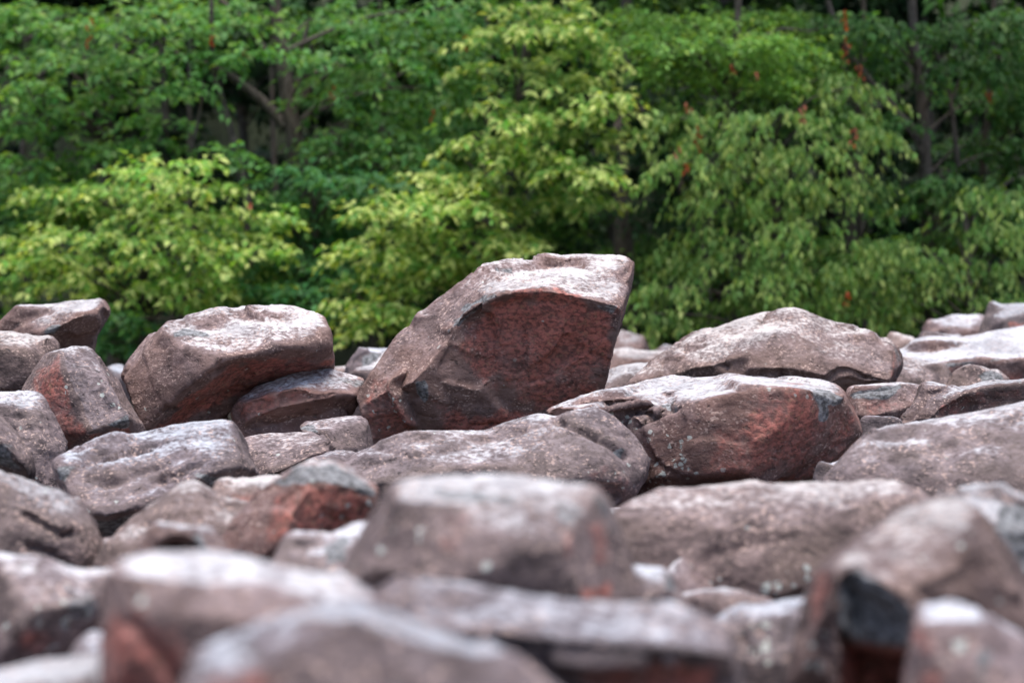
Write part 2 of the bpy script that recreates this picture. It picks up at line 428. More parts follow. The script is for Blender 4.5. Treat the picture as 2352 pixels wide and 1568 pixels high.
# --- the tilted block that stands proud of the field
boulder('tall tilted boulder with rust-red overhanging face and frosted grey top', 13.0,
    T(849,853,.1, 864,843,.12, 884,815,.25, 896,792,.3, 912,772,.33, 935,757,.36, 953,754,.35, 957,727,.3, 968,712,.32, 1037,665,.38,
      1075,628,.42, 1102,607,.45, 1125,603,.46, 1168,587,.5, 1252,590,.55, 1340,588,.55, 1433,587,.5, 1453,596,.45, 1459,625,.4,
      1457,655,.35, 1448,706,.3, 1431,757,.28, 1407,829,.26, 1389,880,.25, 1368,918,.25, 1330,960,.3, 1250,1000,.35, 1130,1020,.35,
      1030,1025,.3, 960,1032,.2, 880,1045,.15, 852,1035,.1, 846,995,.1, 830,965,.08, 821,925,.1, 828,900,.1, 837,880,.1),
    T(1022,775,.02, 1045,745,.0, 1075,722,-.04, 1105,692,-.06, 1140,676,-.08, 1187,664,-.10, 1259,663,-.12, 1328,680,-.12, 1372,691,-.13, 1416,702,-.13,
      1416,750,-.08, 1404,800,-.02, 1390,850,.05, 1374,892,.13,
      1085,742,.04, 1122,706,.03, 1187,682,.01, 1259,682,-.02, 1328,700,-.04, 1372,711,-.05, 1408,724,-.08,
      1100,800,.03, 1200,780,.01, 1300,790,-.01, 1100,870,.06, 1200,880,.05, 1300,880,.06, 1050,930,.12, 1150,955,.16, 1270,940,.17,
      992,829,.0, 982,853,-.02, 960,868,-.03, 941,882,-.04, 979,908,.0, 986,940,.05, 1015,983,.14,
      912,880,.12, 930,874,.09, 935,900,.10, 950,940,.14, 975,985,.19,
      870,856,.06, 886,868,.04, 882,900,.0, 900,935,.02, 925,985,.09, 870,980,.05,
      985,790,.13, 1010,720,.2, 1060,690,.17, 1120,640,.24, 1180,622,.3, 1260,625,.3, 1350,630,.25, 1420,640,.18, 1442,668,.16,
      925,800,.22, 950,800,.2, 965,775,.24, 940,840,.1, 975,815,.1),
    chains=[range(0,10), range(9,14), range(14,21), [30,31,32,33,34,35,36], [42,43,37,39,40,41], [0,30]],
    facet=.4, flat=.6, thick=0.75, px=2.3, soft=0.75, foot=P(960,1000,1050,990,1150,980,1250,970), pale=0.1, red=0.30,
    brushes=[('rust', P(1060,760,1120,700,1190,675,1260,675,1330,695,1420,715,1412,800,1385,880,1330,940,1230,960,1180,900,1100,860,1075,800), 34, .72),
             ('rust', P(1110,715,1190,680,1260,680,1330,700,1400,720,1390,790,1250,800,1150,790), 34, 1.1),
             ('rust', P(1000,930,1080,940,1300,940,1250,1010,1020,1010), 22, 0.75),
             ('rust', P(860,870,890,870,960,1000,860,1020,830,960), 16, 0.55),
             ('scar', P(1030,760,1068,700,1110,680,1160,668,1110,700,1075,735), 9, 0.75),
             ('scar', P(948,878,978,868,985,905,975,925), 7, 0.9), ('scar', P(1350,690,1415,703,1408,722,1360,708), 7, 0.7),
             ('scar', P(1140,608,1180,605,1178,618,1140,620), 5, 0.8),
             ('lichen', P(890,900,930,930,960,1000,850,1020), 14, 0.42),
             ('groove', P(1150,612,1200,618,1260,608,1310,600), 9, .025), ('dent', (1160,612), 26, 8, .03),
             ('lit_patina', P(1000,740,1080,670,1170,600,1430,600,1440,680,1330,660,1200,645,1100,670,1040,730), 20, .6), ('dent', (1200,745), 60, 40, .025), ('dent', (1330,800), 60, 60, .02), ('dent', (1110,850), 45, 60, .02)])

# --- the slab beside it and what carries it
boulder('long flat-topped slab propped on a brown wedge over a dark hollow', 13.0,
    T(284,878,.15, 301,823,.2, 320,785,.25, 342,761,.3, 403,731,.4, 478,720,.45, 547,713,.5, 632,713,.5, 684,706,.45, 721,721,.4, 753,744,.4,
      765,796,.4, 772,823,.42, 765,857,.45, 735,868,.5, 701,866,.45, 640,880,.45, 581,905,.45, 537,950,.45, 440,1000,.4, 342,1000,.15, 325,973,.1, 300,930,.1),
    T(740,805,.17, 700,806,.05, 649,812,.0, 580,822,-.04, 512,828,-.08, 498,846,-.08, 478,861,-.08, 434,891,-.06, 376,939,.0, 345,985,.08,
      350,790,.12, 383,762,.1, 440,757,.1, 478,760,.08, 533,738,.17, 580,735,.17, 632,733,.17, 680,728,.2, 728,752,.17,
      340,850,.05, 420,820,-.02, 400,880,-.02, 350,910,.03, 600,775,.05, 500,795,-.02, 700,768,.1,
      755,845,.38, 700,850,.36, 620,852,.3, 540,870,.26, 500,900,.3, 440,940,.33, 390,982,.32),
    chains=[range(0,10), range(10,19)], thick=0.7, px=2.4, soft=0.9, foot=P(420,960,470,950,540,930), foot_d=(.75, 1.05), pale=0.15, red=0.25,
    brushes=[('dent', (470,745), 60, 14, .03), ('dent', (640,728), 70, 12, .03), ('scar', P(395,760,420,752,470,755,480,770,430,768,400,775), 6, .8),
             ('rust', P(520,840,650,822,760,830,700,860,560,900,400,985,350,985,480,870), 14, .8), ('groove', P(505,825,500,850,480,862), 7, .02)])
boulder('brown mossy wedge of stone jammed under the end of the propped slab', 13.1,
    T(530,952,.1, 540,930,.08, 580,897,.12, 640,868,.25, 700,853,.32, 760,850,.32, 800,862,.3, 836,875,.25, 834,900,.2, 820,940,.2, 700,968,.25, 570,1002,.2, 545,988,.12),
    T(560,935,-.02, 620,905,-.03, 700,890,-.02, 780,880,.05, 560,965,.0, 640,940,-.02, 720,920,-.02, 800,903,.05, 640,975,.15, 740,945,.16),
    chains=[[4,5,6,7]], thick=0.5, px=2.4, soft=1.1, red=.55,
    brushes=[('rust', P(545,925,640,885,720,900,640,940,560,980), 20, .55), ('scar', P(770,860,834,876,830,890,770,876), 6, .6)])

# --- the pile on the far side of the hollow
boulder('pointed pale slab tilted up on top of the heap above the two-faced block', 15.0,
    T(-40,775,.3, 0,754,.3, 35,722,.35, 68,703,.4, 110,701,.4, 137,697,.4, 190,691,.4, 232,687,.35, 248,696,.3, 254,716,.28, 246,740,.25, 230,760,.25, 195,793,.25, 110,810,.2, -30,815,.2),
    T(79,780,.0, 105,760,-.02, 137,744,-.04, 180,720,-.04, 222,700,.05, 40,745,.15, 100,720,.2, 160,708,.2, 200,745,.02, 225,725,.06, 150,772,.0, 185,780,.08),
    chains=[[0,1,2,3,4]], thick=.8, px=2.6, soft=.9, pale=.2, red=.35, foot=True,
    brushes=[('scar', P(95,765,120,748,138,746,125,768), 5, .8), ('groove', P(0,772,60,735,120,712), 8, .02)])
boulder('grey-green rounded boulder behind the two-faced block, under the pointed slab', 13.4,
    T(-60,775,.2, 0,760,.25, 44,759,.3, 75,776,.3, 120,794,.3, 150,830,.3, 140,900,.2, 60,930,.1, -60,930,.1),
    T(-10,800,.02, 50,795,.05, 90,820,.06, 20,860,.0, 90,880,.03), thick=.8, px=3, soft=1.4, pale=.1)
boulder('two-faced block with a dark red side and a pale speckled grey side', 12.5,
    T(51,905,.12, 62,880,.15, 85,843,.2, 112,815,.25, 132,803,.28, 164,795,.3, 200,797,.3, 215,804,.28, 240,828,.25, 265,872,.22, 298,922,.2, 330,972,.2, 335,1000,.2, 300,1035,.2, 220,1060,.15, 150,1060,.1, 110,1000,.05, 70,940,.05),
    T(140,812,.08, 150,860,.0, 172,925,-.06, 200,985,-.1, 205,996,-.1, 240,980,-.06, 293,959,-.04, 262,905,.02, 235,850,.08, 212,815,.14,
      110,860,.06, 115,920,.02, 150,990,-.03, 160,1030,.02, 210,1020,-.02, 260,1010,.03, 300,985,.06, 180,820,.13, 215,910,-.02),
    chains=[[0,1,2,3,4], [4,5,6], [6,7,8,9]], thick=.7, px=2.4, soft=.55, pale=.05, red=.1,
    brushes=[('rust', P(90,850,135,815,160,900,195,990,160,1040,110,980,70,920), 12, .55), ('rust', P(205,1002,293,968,310,1010,220,1040), 7, .6),
             ('lit_patina', P(142,812,215,806,262,900,292,956,215,985,170,900), 6, 1.0), ('lichen', P(190,860,240,860,270,930,200,950), 14, .45), ('lichen', P(140,880,155,880,150,905,140,903), 6, 1.0), ('scar', P(245,975,292,956,300,985,280,985), 5, .8)])  # the paler side has its brighter lighting painted in
boulder('dimpled mauve boulder with a domed back, beside the two-faced block', 11.4,
    T(-60,905,.3, 0,903,.3, 55,906,.32, 88,903,.32, 113,930,.3, 137,978,.25, 149,1035,.2, 146,1085,.15, 132,1112,.1, 150,1150,.1, 60,1170,.0, -60,1150,.0),
    T(-20,940,.12, 40,935,.12, 85,950,.12, 20,1000,.0, 80,1010,.0, 110,1040,.02, 70,1080,-.04, 110,1110,-.03), ds=0.8, thick=.9, px=2.7, soft=1.3, rough=1.2, pale=.2,
    brushes=[('dent', (40,960), 22, 8, .012), ('dent', (80,985), 20, 8, .012), ('dent', (20,990), 20, 8, .012), ('lichen', P(60,1050,130,1050,130,1120,70,1120), 12, .3)])
boulder('small olive-grey stone wedged above the sloping boulder by the dimpled one', 10.3,
    T(-40,925,.2, 0,954,.2, 34,996,.18, 68,1035,.15, 80,1070,.12, 74,1098,.1, 50,1092,.08, 0,1068,.08, -50,1050,.05),
    T(-10,1000,.0, 30,1040,-.02, 60,1075,.02), thick=.5, px=2.8, soft=1.1, brushes=[('scar', P(-40,1000,20,1020,60,1090,0,1060), 14, .6)])

boulder('broad rippled boulder with a broken underside in front of the dark hollow', 10.0,
    T(125,1068,.1, 131,1045,.18, 219,1012,.35, 262,1000,.4, 308,995,.45, 355,990,.48, 410,982,.5, 455,972,.52, 502,965,.52, 530,970,.5, 560,1003,.42, 585,1065,.3, 602,1090,.25, 555,1108,.2, 500,1118,.18, 380,1220,.15, 240,1262,.1, 200,1240,.08, 154,1133,.05, 148,1120,.1, 132,1100,.08),
    T(140,1068,.03, 185,1064,.02, 155,1095,.06, 160,1120,-.03, 181,1168,-.12, 215,1175,-.14, 246,1192,-.16, 290,1178,-.14, 328,1162,-.12, 376,1142,-.1, 440,1100,-.05, 470,1085,.0, 535,1095,.08,
      250,1040,.2, 350,1020,.27, 450,1000,.33, 520,995,.32, 200,1120,-.02, 280,1100,.02, 380,1070,.06, 480,1045,.12, 540,1050,.16, 260,1150,-.07,
      215,1215,.05, 250,1230,.06, 320,1190,.05, 380,1160,.04, 505,1105,.15, 465,1105,.08),
    chains=[range(3,13), [0,1,3]], ds=0.85, thick=.9, px=2.6, soft=.8, rough=1.25, pale=.05, red=.1,
    brushes=[('groove', P(190,1062,280,1040,350,1022), 9, .03), ('groove', P(240,1110,330,1085,430,1040), 10, .02), ('groove', P(300,1130,400,1095,470,1060), 9, .018),
             ('dent', (240,1105), 30, 12, .02), ('scar', P(450,1090,530,1095,555,1108,500,1125), 6, .9), ('scar', P(180,1178,246,1196,328,1168,376,1150,330,1200,250,1240), 6, .7),
             ('scar', P(128,1070,180,1066,150,1110,130,1100), 6, .7), ('lichen', P(180,1120,300,1100,300,1180,200,1180), 20, .2)])
boulder('flat grey-brown slab lying between the rippled boulder and the broken slab', 11.2,
    T(555,1008,.3, 615,995,.35, 670,999,.35, 701,993,.33, 735,1010,.25, 764,1026,.2, 764,1040,.18, 711,1062,.15, 660,1100,.1, 560,1110,.1),
    T(755,1033,.08, 700,1058,.02, 640,1088,-.02, 600,1050,.12, 670,1030,.16, 720,1028,.14), chains=[[0,1,2]], thick=.5, px=2.5, soft=.6, rough=.8, pale=-.25)
boulder('broken grey slab with a dark jagged edge, between the brown wedge and the tall boulder', 12.2,
    T(686,984,.1, 700,975,.15, 725,968,.2, 804,957,.25, 834,955,.25, 850,1000,.2, 856,1030,.18, 842,1050,.12, 790,1055,.05, 760,1035,.05, 705,1002,.05),
    T(716,974,.05, 730,990,.02, 750,1005,.0, 775,1030,.0, 705,990,.07, 790,990,.12, 820,1020,.1), chains=[[0,1,2,3]], thick=.5, px=2.5, soft=.5, rough=.7, pale=-.25,
    brushes=[('scar', P(688,983,716,972,735,992,720,998), 5, .8)])
boulder('low grey stone showing in the gap below the two flat slabs', 11.0,
    T(705,1075,.1, 745,1048,.15, 762,1037,.18, 800,1037,.2, 845,1045,.2, 860,1080,.1, 760,1110,.05, 700,1100,.05), T(770,1060,.05), thick=.4, px=2.8, soft=.8, pale=-.25)

# --- the long hump before the tall boulder and its neighbour
boulder('long mauve hump with weathered cracks, across the foot of the tall tilted boulder', 10.4,
    T(770,1075,.2, 790,1060,.25, 815,1040,.35, 860,1026,.4, 900,1016,.42, 970,1000,.45, 1037,987,.48, 1085,993,.48, 1116,990,.48, 1174,968,.5, 1232,950,.5, 1275,961,.45, 1307,948,.45, 1362,939,.42, 1396,951,.38, 1430,982,.33, 1464,1018,.28, 1488,1058,.22, 1486,1100,.18, 1465,1142,.12, 1415,1165,.08, 1360,1215,.05, 1100,1220,.05, 900,1200,.05, 800,1160,.08),
    T(880,1050,.15, 980,1035,.15, 1080,1030,.2, 1180,1005,.25, 1260,990,.25, 1350,975,.22, 1410,1000,.15, 880,1110,-.03, 1000,1085,-.03, 1120,1070,-.02, 1230,1045,.03, 1330,1040,.02, 1420,1060,.02,
      1000,1150,-.08, 1200,1120,-.08, 1330,1100,-.08, 1430,1110,.0), ds=0.65, facet=.2, thick=1.0, px=2.6, soft=1.4, rough=.7, pale=-.08,
    brushes=[('groove', P(1275,963,1330,985,1360,1000,1400,1020,1440,1050), 7, .035), ('groove', P(1360,1000,1400,990,1440,1000), 5, .018), ('groove', P(870,1030,920,1040,960,1060), 6, .015),
             ('groove', P(960,1045,1100,1015,1200,985), 8, .02), ('scar', P(1412,1030,1432,1032,1435,1050,1415,1045), 5, .9), ('rust', P(1330,1060,1450,1080,1450,1140,1340,1150), 30, .35), ('lichen', P(1330,1060,1460,1060,1460,1140,1330,1140), 25, .25)])
boulder('huge boulder with red pitted front, pale ledge and lichen streaks, undercut at one end', 11.0,
    T(1249,955,.2, 1259,934,.25, 1297,920,.3, 1340,917,.33, 1396,912,.35, 1452,900,.38, 1487,880,.42, 1540,873,.45, 1601,870,.47, 1663,861,.5, 1715,870,.5, 1780,869,.48, 1847,865,.45, 1891,879,.4, 1935,896,.36, 1954,923,.33, 1976,967,.3, 1977,1005,.3, 1945,1040,.32, 1870,1092,.36, 1803,1124,.36, 1645,1150,.25, 1500,1160,.15, 1440,1160,.15, 1400,1080,.15, 1290,980,.15),
    T(1465,982,-.02, 1531,941,-.04, 1580,930,-.06, 1628,918,-.07, 1700,903,-.08, 1786,887,-.1, 1850,884,-.08, 1900,905,.0, 1940,950,.1, 1955,985,.16,
      1930,1020,.1, 1860,1060,.02, 1800,1090,-.02, 1740,1125,-.02,
      1500,1060,-.05, 1600,1020,-.1, 1700,1000,-.14, 1800,980,-.13, 1870,960,-.08, 1600,1100,-.06, 1700,1080,-.1, 1820,1040,-.06,
      1540,925,.2, 1500,918,.06, 1450,930,.02, 1400,940,.02, 1440,970,.1, 1480,955,.18, 1310,940,.05, 1560,900,.2, 1650,885,.2, 1750,880,.18,
      1900,1070,.33, 1850,1098,.3, 1780,1120,.22),
    chains=[range(0,10), [9,10,11,12,13]], flat=.6, facet=.3, thick=.95, px=2.4, soft=.85, pale=.05, red=.5,
    brushes=[('rust', P(1740,900,1840,895,1960,930,1970,1000,1860,1080,1640,1130,1640,1020,1720,960), 34, .62), ('rust', P(1700,1120,1870,1070,1960,1010,1970,1030,1800,1140), 14, .6),
             ('scar', P(1860,888,1930,905,1945,925,1905,935,1900,960,1885,965,1870,920), 9, .95), ('scar', P(1475,935,1545,915,1560,930,1500,945), 8, .7),
             ('dent', (1530,930), 34, 11, .03), ('groove', P(1465,978,1500,955,1545,936), 8, .05),
             ('lichen', P(1530,990,1600,990,1600,1110,1470,1110,1480,1000), 22, .5), ('lichen', P(1390,935,1450,930,1460,985,1410,970), 14, .55), ('lichen', P(1545,1000,1575,1000,1575,1070,1550,1070), 8, .8)])
boulder('low pyramid-shaped boulder with a frosted peak and a broken square end', 14.5,
    T(1405,925,.25, 1426,904,.28, 1465,856,.32, 1490,830,.34, 1527,800,.38, 1565,775,.4, 1606,758,.42, 1640,755,.42, 1685,739,.44, 1759,721,.45, 1812,713,.45, 1845,714,.45, 1891,738,.44, 1943,754,.42, 1980,768,.4, 2014,778,.38, 2062,790,.36, 2070,808,.34, 2078,831,.32, 2077,850,.32, 2064,878,.3, 2040,915,.25, 1948,925,.2, 1700,940,.1, 1500,950,.15),
    T(1815,750,.2, 1790,775,.12, 1740,800,.06, 1690,825,.02, 1628,849,.0, 1845,780,.12, 1880,812,.04, 1940,840,.0, 2010,870,.0, 2040,880,.02,
      1560,810,.2, 1650,785,.25, 1720,765,.28, 1550,870,.1, 1480,880,.18, 1930,790,.2, 2000,815,.17, 2045,830,.14, 2056,795,.28, 2046,850,.1, 1800,850,-.04, 1900,880,-.04, 1700,880,-.02),
    chains=[[0,1,2,3,4], [0,5,6,7,8,9], [18,17,19,9]], flat=.4, facet=.3, thick=1.1, px=2.6, soft=.8, rough=1.1, pale=.15, red=.12,
    brushes=[('lit_patina', P(1600,765,1760,725,1850,720,2050,795,2040,860,1900,830,1850,780,1780,780,1640,840), 26, .7), ('dent', (1770,735), 50, 16, .03), ('scar', P(2056,795,2077,830,2070,870,2048,870), 5, .5), ('rust', P(2050,800,2074,830,2064,880,2046,870), 5, .5), ('dent', (1990,860), 18, 10, .02)])
boulder('small white-topped boulder in the gap between the tall boulder and the pyramid', 15.6,
    T(1350,930,.15, 1373,890,.2, 1400,852,.3, 1432,838,.35, 1474,832,.35, 1530,840,.3, 1540,920,.1, 1440,950,.05), T(1400,895,.03, 1450,870,.08, 1490,880,.03), thick=.8, px=3, soft=1.4, pale=.35)
boulder('pinkish leaning stone at the wood edge, seen past the tall boulder', 24.0,
    T(1370,850,.2, 1385,790,.3, 1410,762,.4, 1428,756,.4, 1448,762,.4, 1484,797,.35, 1500,830,.3, 1450,870,.1), T(1420,800,.05, 1455,805,.1, 1420,830,.0), thick=.9, px=2.5, soft=1, red=.4, pale=.1)
boulder('flat pinkish slab below the leaning stone at the wood edge', 20.5,
    T(1360,870,.1, 1375,815,.3, 1417,799,.4, 1460,802,.4, 1508,808,.4, 1560,830,.3, 1560,880,.1, 1440,900,.0), T(1440,822,.05, 1500,825,.08, 1435,860,.0), thick=.9, px=2.5, soft=1, red=.35, pale=.1)
boulder('tiny pink stone peeping over the shoulder of the pyramid boulder', 25.0,
    T(1500,830,.1, 1512,802,.2, 1528,791,.25, 1545,796,.25, 1570,830,.1, 1535,850,.0), T(1530,815,.02), thick=.5, px=2, soft=1, red=.3)

# --- far stones to either side
boulder('small pale stone between the two-faced block and the propped slab', 19.0,
    T(235,870,.2, 250,845,.3, 266,839,.35, 282,838,.35, 296,855,.3, 310,890,.2, 270,920,.1, 235,910,.1), T(275,865,.08), thick=.6, px=2.5, pale=.3)
boulder('low pale stone touching the end of the propped slab', 18.5,
    T(740,870,.2, 760,847,.3, 798,839,.35, 822,843,.35, 850,870,.25, 800,900,.1, 750,900,.1), T(795,862,.08), thick=.6, px=2.5, pale=.3)
boulder('angular blue-grey stone with a white top behind the tall boulder', 17.5,
    T(785,872,.15, 808,848,.2, 828,822,.28, 842,804,.33, 855,803,.35, 866,800,.45, 890,800,.45, 920,815,.4, 920,870,.2, 840,900,.1),
    T(845,815,.2, 880,815,.25, 832,845,.1, 870,840,.1, 850,870,.02), chains=[[2,0,1]], thick=.7, px=2.3, soft=.6, pale=.25, brushes=[('scar', P(830,815,890,806,885,825,860,835,830,850), 8, .8)])
boulder('smooth pale mauve ramp of stone leaning behind the tall boulder', 15.5,
    T(790,885,.1, 815,868,.2, 860,836,.3, 890,805,.4, 930,790,.4, 960,800,.4, 940,880,.2, 860,910,.1), T(860,865,.1, 905,835,.15), thick=.6, px=2.5, soft=1.2, pale=.3)

boulder('great white-topped slab sloping over a brown side, beyond the pyramid boulder', 17.0,
    T(2040,830,.3, 2066,806,.5, 2110,800,.6, 2154,795,.65, 2220,779,.7, 2290,760,.75, 2352,747,.8, 2420,735,.8, 2430,830,.2, 2420,900,.1, 2300,920,.05, 2120,900,.1),
    T(2110,828,.1, 2138,842,.0, 2180,832,.0, 2250,826,.0, 2300,832,.0, 2352,825,.02, 2140,880,.02, 2230,865,.06, 2330,865,.06, 2180,810,.35, 2280,790,.4, 2352,780,.4, 2230,838,.05, 2330,845,.04),
    chains=[range(0,6)], facet=.2, thick=1.6, px=2.6, soft=1.1, pale=.45, red=.4, brushes=[('rust', P(2145,850,2250,840,2352,850,2352,900,2150,900), 9, .35), ('scar', P(2120,835,2200,832,2300,822,2300,828,2200,840,2140,848), 4, .6)])
boulder('brown double-humped boulder at the wood edge, beyond the white-topped slab', 21.0,
    T(2100,800,.2, 2110,772,.3, 2125,755,.35, 2150,738,.4, 2176,725,.42, 2210,727,.42, 2245,724,.42, 2275,740,.4, 2300,790,.2, 2250,830,.1, 2130,830,.1),
    T(2150,765,.08, 2190,750,.1, 2240,752,.1, 2200,785,.0), thick=1.0, px=2.4, soft=1.2, red=.3, pale=.05)
boulder('pale round-backed boulder at the wood edge beside the double-humped one', 19.8,
    T(2240,790,.2, 2258,735,.3, 2266,715,.35, 2282,703,.4, 2315,702,.42, 2352,696,.42, 2420,700,.4, 2430,790,.1, 2330,820,.0), T(2290,735,.08, 2350,725,.1, 2335,765,.0), facet=.2, thick=1.0, px=2.4, soft=1.3, pale=.3,
    brushes=[('rust', P(2320,742,2352,735,2400,735,2400,775,2320,775), 6, .5)])
boulder('small stone with a white cap beside the peak of the pyramid boulder', 19.2,
    T(2030,810,.1, 2040,786,.2, 2044,768,.3, 2062,766,.3, 2085,775,.3, 2112,784,.28, 2130,820,.1, 2080,840,.0), T(2065,792,.05), thick=.6, px=2.4, pale=.3)
boulder('low grey stone between the white-capped stone and the white-topped slab', 18.6,
    T(2095,810,.1, 2112,785,.2, 2135,772,.3, 2160,773,.3, 2185,778,.3, 2215,776,.28, 2240,800,.1, 2160,830,.0), T(2150,790,.1, 2190,792,.1), thick=.6, px=2.4, pale=.2)
boulder('brown rounded shoulder of stone just beyond the broken end of the pyramid', 15.8,
    T(2000,880,.1, 2040,830,.2, 2075,813,.3, 2110,826,.3, 2140,842,.28, 2170,859,.25, 2195,885,.2, 2200,930,.1, 2080,950,.0), T(2090,860,.05, 2140,880,.03), facet=.2, thick=.8, px=2.6, soft=1.3, pale=.05)
boulder('brown stone with a blue-grey chipped top, past the undercut end of the huge boulder', 13.4,
    T(1925,935,.2, 1943,909,.25, 1978,892,.3, 2010,891,.32, 2040,885,.33, 2066,879,.33, 2110,881,.33, 2163,882,.3, 2175,910,.2, 2150,960,.1, 2080,990,.05, 1985,1010,.05, 1940,1000,.1),
    T(1965,915,.08, 2000,914,.03, 2040,915,.03, 2075,900,.06, 2130,905,.08, 1990,950,-.02, 2050,945,.0, 2100,930,.02), chains=[[0,1,2,3]], thick=.6, px=2.5, soft=.8, red=.4,
    brushes=[('scar', P(1945,908,1985,893,2070,881,2060,900,2040,915,2000,916,1965,912), 6, .95), ('rust', P(1970,920,2040,918,2080,930,2060,970,1985,970), 16, .4)])
boulder('small round-topped stone with a bluish knob behind the ridge-backed boulder', 14.6,
    T(2160,910,.1, 2171,892,.2, 2202,865,.28, 2222,854,.3, 2240,853,.3, 2252,860,.3, 2268,850,.3, 2288,850,.3, 2304,860,.28, 2318,880,.2, 2320,920,.1, 2230,940,.0), T(2215,880,.05, 2250,880,.08, 2285,872,.06), thick=.5, px=2.4, soft=.9,
    brushes=[('scar', P(2248,862,2268,850,2300,855,2310,880,2260,885), 6, .8)])
boulder('ridge-backed brown boulder with a dark front, above the broad mauve flat', 12.3,
    T(2060,985,.1, 2070,965,.15, 2088,935,.2, 2104,906,.25, 2130,901,.28, 2154,899,.3, 2185,893,.32, 2220,887,.33, 2250,876,.34, 2277,872,.34, 2352,870,.34, 2430,872,.3, 2430,960,.05, 2350,990,.05, 2200,1010,.05, 2100,1010,.08),
    T(2135,908,.12, 2160,915,.05, 2200,908,.02, 2250,892,.02, 2300,885,.02, 2370,882,.02, 2150,940,.0, 2138,965,-.02, 2110,930,.1, 2220,940,.06, 2300,920,.07, 2380,915,.06, 2095,965,.06),
    chains=[[1,2,3,4,5], [1,6,7]], flat=.45, thick=.7, px=2.4, soft=.7, red=.2, brushes=[('rust', P(2160,920,2250,898,2352,888,2352,920,2240,945,2150,960), 10, .35), ('groove', P(2085,965,2110,940,2120,925), 6, .025), ('lichen', P(2170,910,2352,880,2352,925,2180,955), 14, .2)])
boulder('small smooth pale stone tucked under the chipped brown stone', 12.0,
    T(1960,1020,.1, 1977,976,.2, 1998,967,.25, 2022,961,.28, 2046,959,.28, 2062,968,.26, 2085,985,.2, 2080,1030,.05, 1980,1040,.05), T(2010,990,.08, 2045,985,.1), facet=.2, thick=.4, px=2.6, soft=1.3, pale=.2)
boulder('broad flat mauve boulder with a white saddle, beside the undercut of the huge one', 9.4,
    T(1885,1112,.1, 1893,1095,.15, 1920,1065,.2, 1952,1033,.28, 1987,1006,.35, 2012,990,.4, 2040,979,.45, 2095,972,.48, 2154,962,.5, 2210,955,.53, 2264,944,.55, 2352,924,.58, 2440,905,.6, 2450,1120,.0, 2352,1170,-.05, 2150,1180,-.05, 1960,1150,.0),
    T(1960,1075,.06, 2060,1010,.25, 2160,990,.32, 2280,970,.36, 2020,1060,.06, 2120,1040,.1, 2230,1020,.14, 2350,1000,.18, 2060,1110,-.02, 2180,1090,.0, 2300,1070,.02), ds=0.65, facet=.2, thick=1.2, px=2.8, soft=1.5, rough=.6, pale=-.08,
    brushes=[('dent', (2060,1000), 60, 14, .03), ('groove', P(2050,1060,2160,1030,2300,1010), 14, .015)])
boulder('pale gravelly fragment in the dark gap beneath the undercut', 10.2,
    T(1868,1105,.1, 1880,1080,.15, 1905,1070,.18, 1935,1052,.2, 1960,1060,.2, 1960,1110,.1, 1900,1125,.05), T(1905,1092,.05), thick=.3, px=2.8, pale=.2, brushes=[('lichen', P(1870,1070,1950,1060,1950,1110,1870,1110), 10, .6)])

boulder('broad domed boulder with a crust of white lichen, below the huge red one', 7.3,
    T(1405,1200,.2, 1414,1172,.28, 1450,1146,.34, 1493,1135,.38, 1603,1139,.42, 1660,1139,.43, 1712,1136,.43, 1760,1134,.43, 1803,1129,.43, 1858,1117,.44, 1910,1116,.44, 1957,1113,.44, 1979,1102,.44, 2030,1100,.44, 2077,1113,.4, 2143,1140,.33, 2190,1180,.25, 2200,1320,.05, 2050,1430,-.05, 1850,1440,-.08, 1640,1450,-.05, 1560,1420,.0, 1460,1320,.08, 1425,1240,.14),
    T(1480,1165,.2, 1600,1165,.2, 1720,1165,.2, 1840,1155,.2, 1980,1140,.22, 2060,1150,.2, 1500,1220,.08, 1650,1230,.03, 1800,1220,.03, 1950,1200,.05, 1550,1300,.02, 1700,1310,-.04, 1850,1300,-.05, 1640,1370,-.06, 1780,1370,-.08, 1900,1350,-.06, 1780,1395,-.02), ds=0.5, facet=.2, thick=1.0, px=3.4, soft=1.6, rough=.7, pale=-.15,
    brushes=[('lichen', P(1620,1350,1700,1330,1850,1300,1855,1360,1780,1380,1650,1400,1620,1390), 24, .72), ('lichen', P(1700,1290,1760,1290,1770,1325,1700,1325), 14, .6), ('groove', P(1700,1388,1780,1385,1850,1362), 8, .03), ('groove', P(1620,1290,1700,1250,1800,1235), 16, .012)])
boulder('pale peaked stone with a blue-black broken end, beside the round boulder with the dark cave', 6.2,
    T(2130,1180,.15, 2143,1143,.2, 2160,1126,.24, 2187,1115,.26, 2205,1122,.26, 2223,1130,.26, 2265,1133,.28, 2304,1138,.28, 2330,1150,.25, 2360,1165,.22, 2440,1190,.2, 2450,1320,.0, 2330,1330,.0, 2200,1260,.05),
    T(2190,1150,.08, 2240,1150,.1, 2291,1158,.06, 2287,1216,-.02, 2295,1270,-.04, 2320,1165,.12, 2370,1230,.03, 2230,1200,.0), chains=[[2,3,4], [5,2]], thick=.6, px=3.2, soft=.7, pale=.2,
    brushes=[('scar', P(2290,1160,2320,1155,2400,1180,2400,1320,2310,1310,2288,1220), 7, 1.0)])
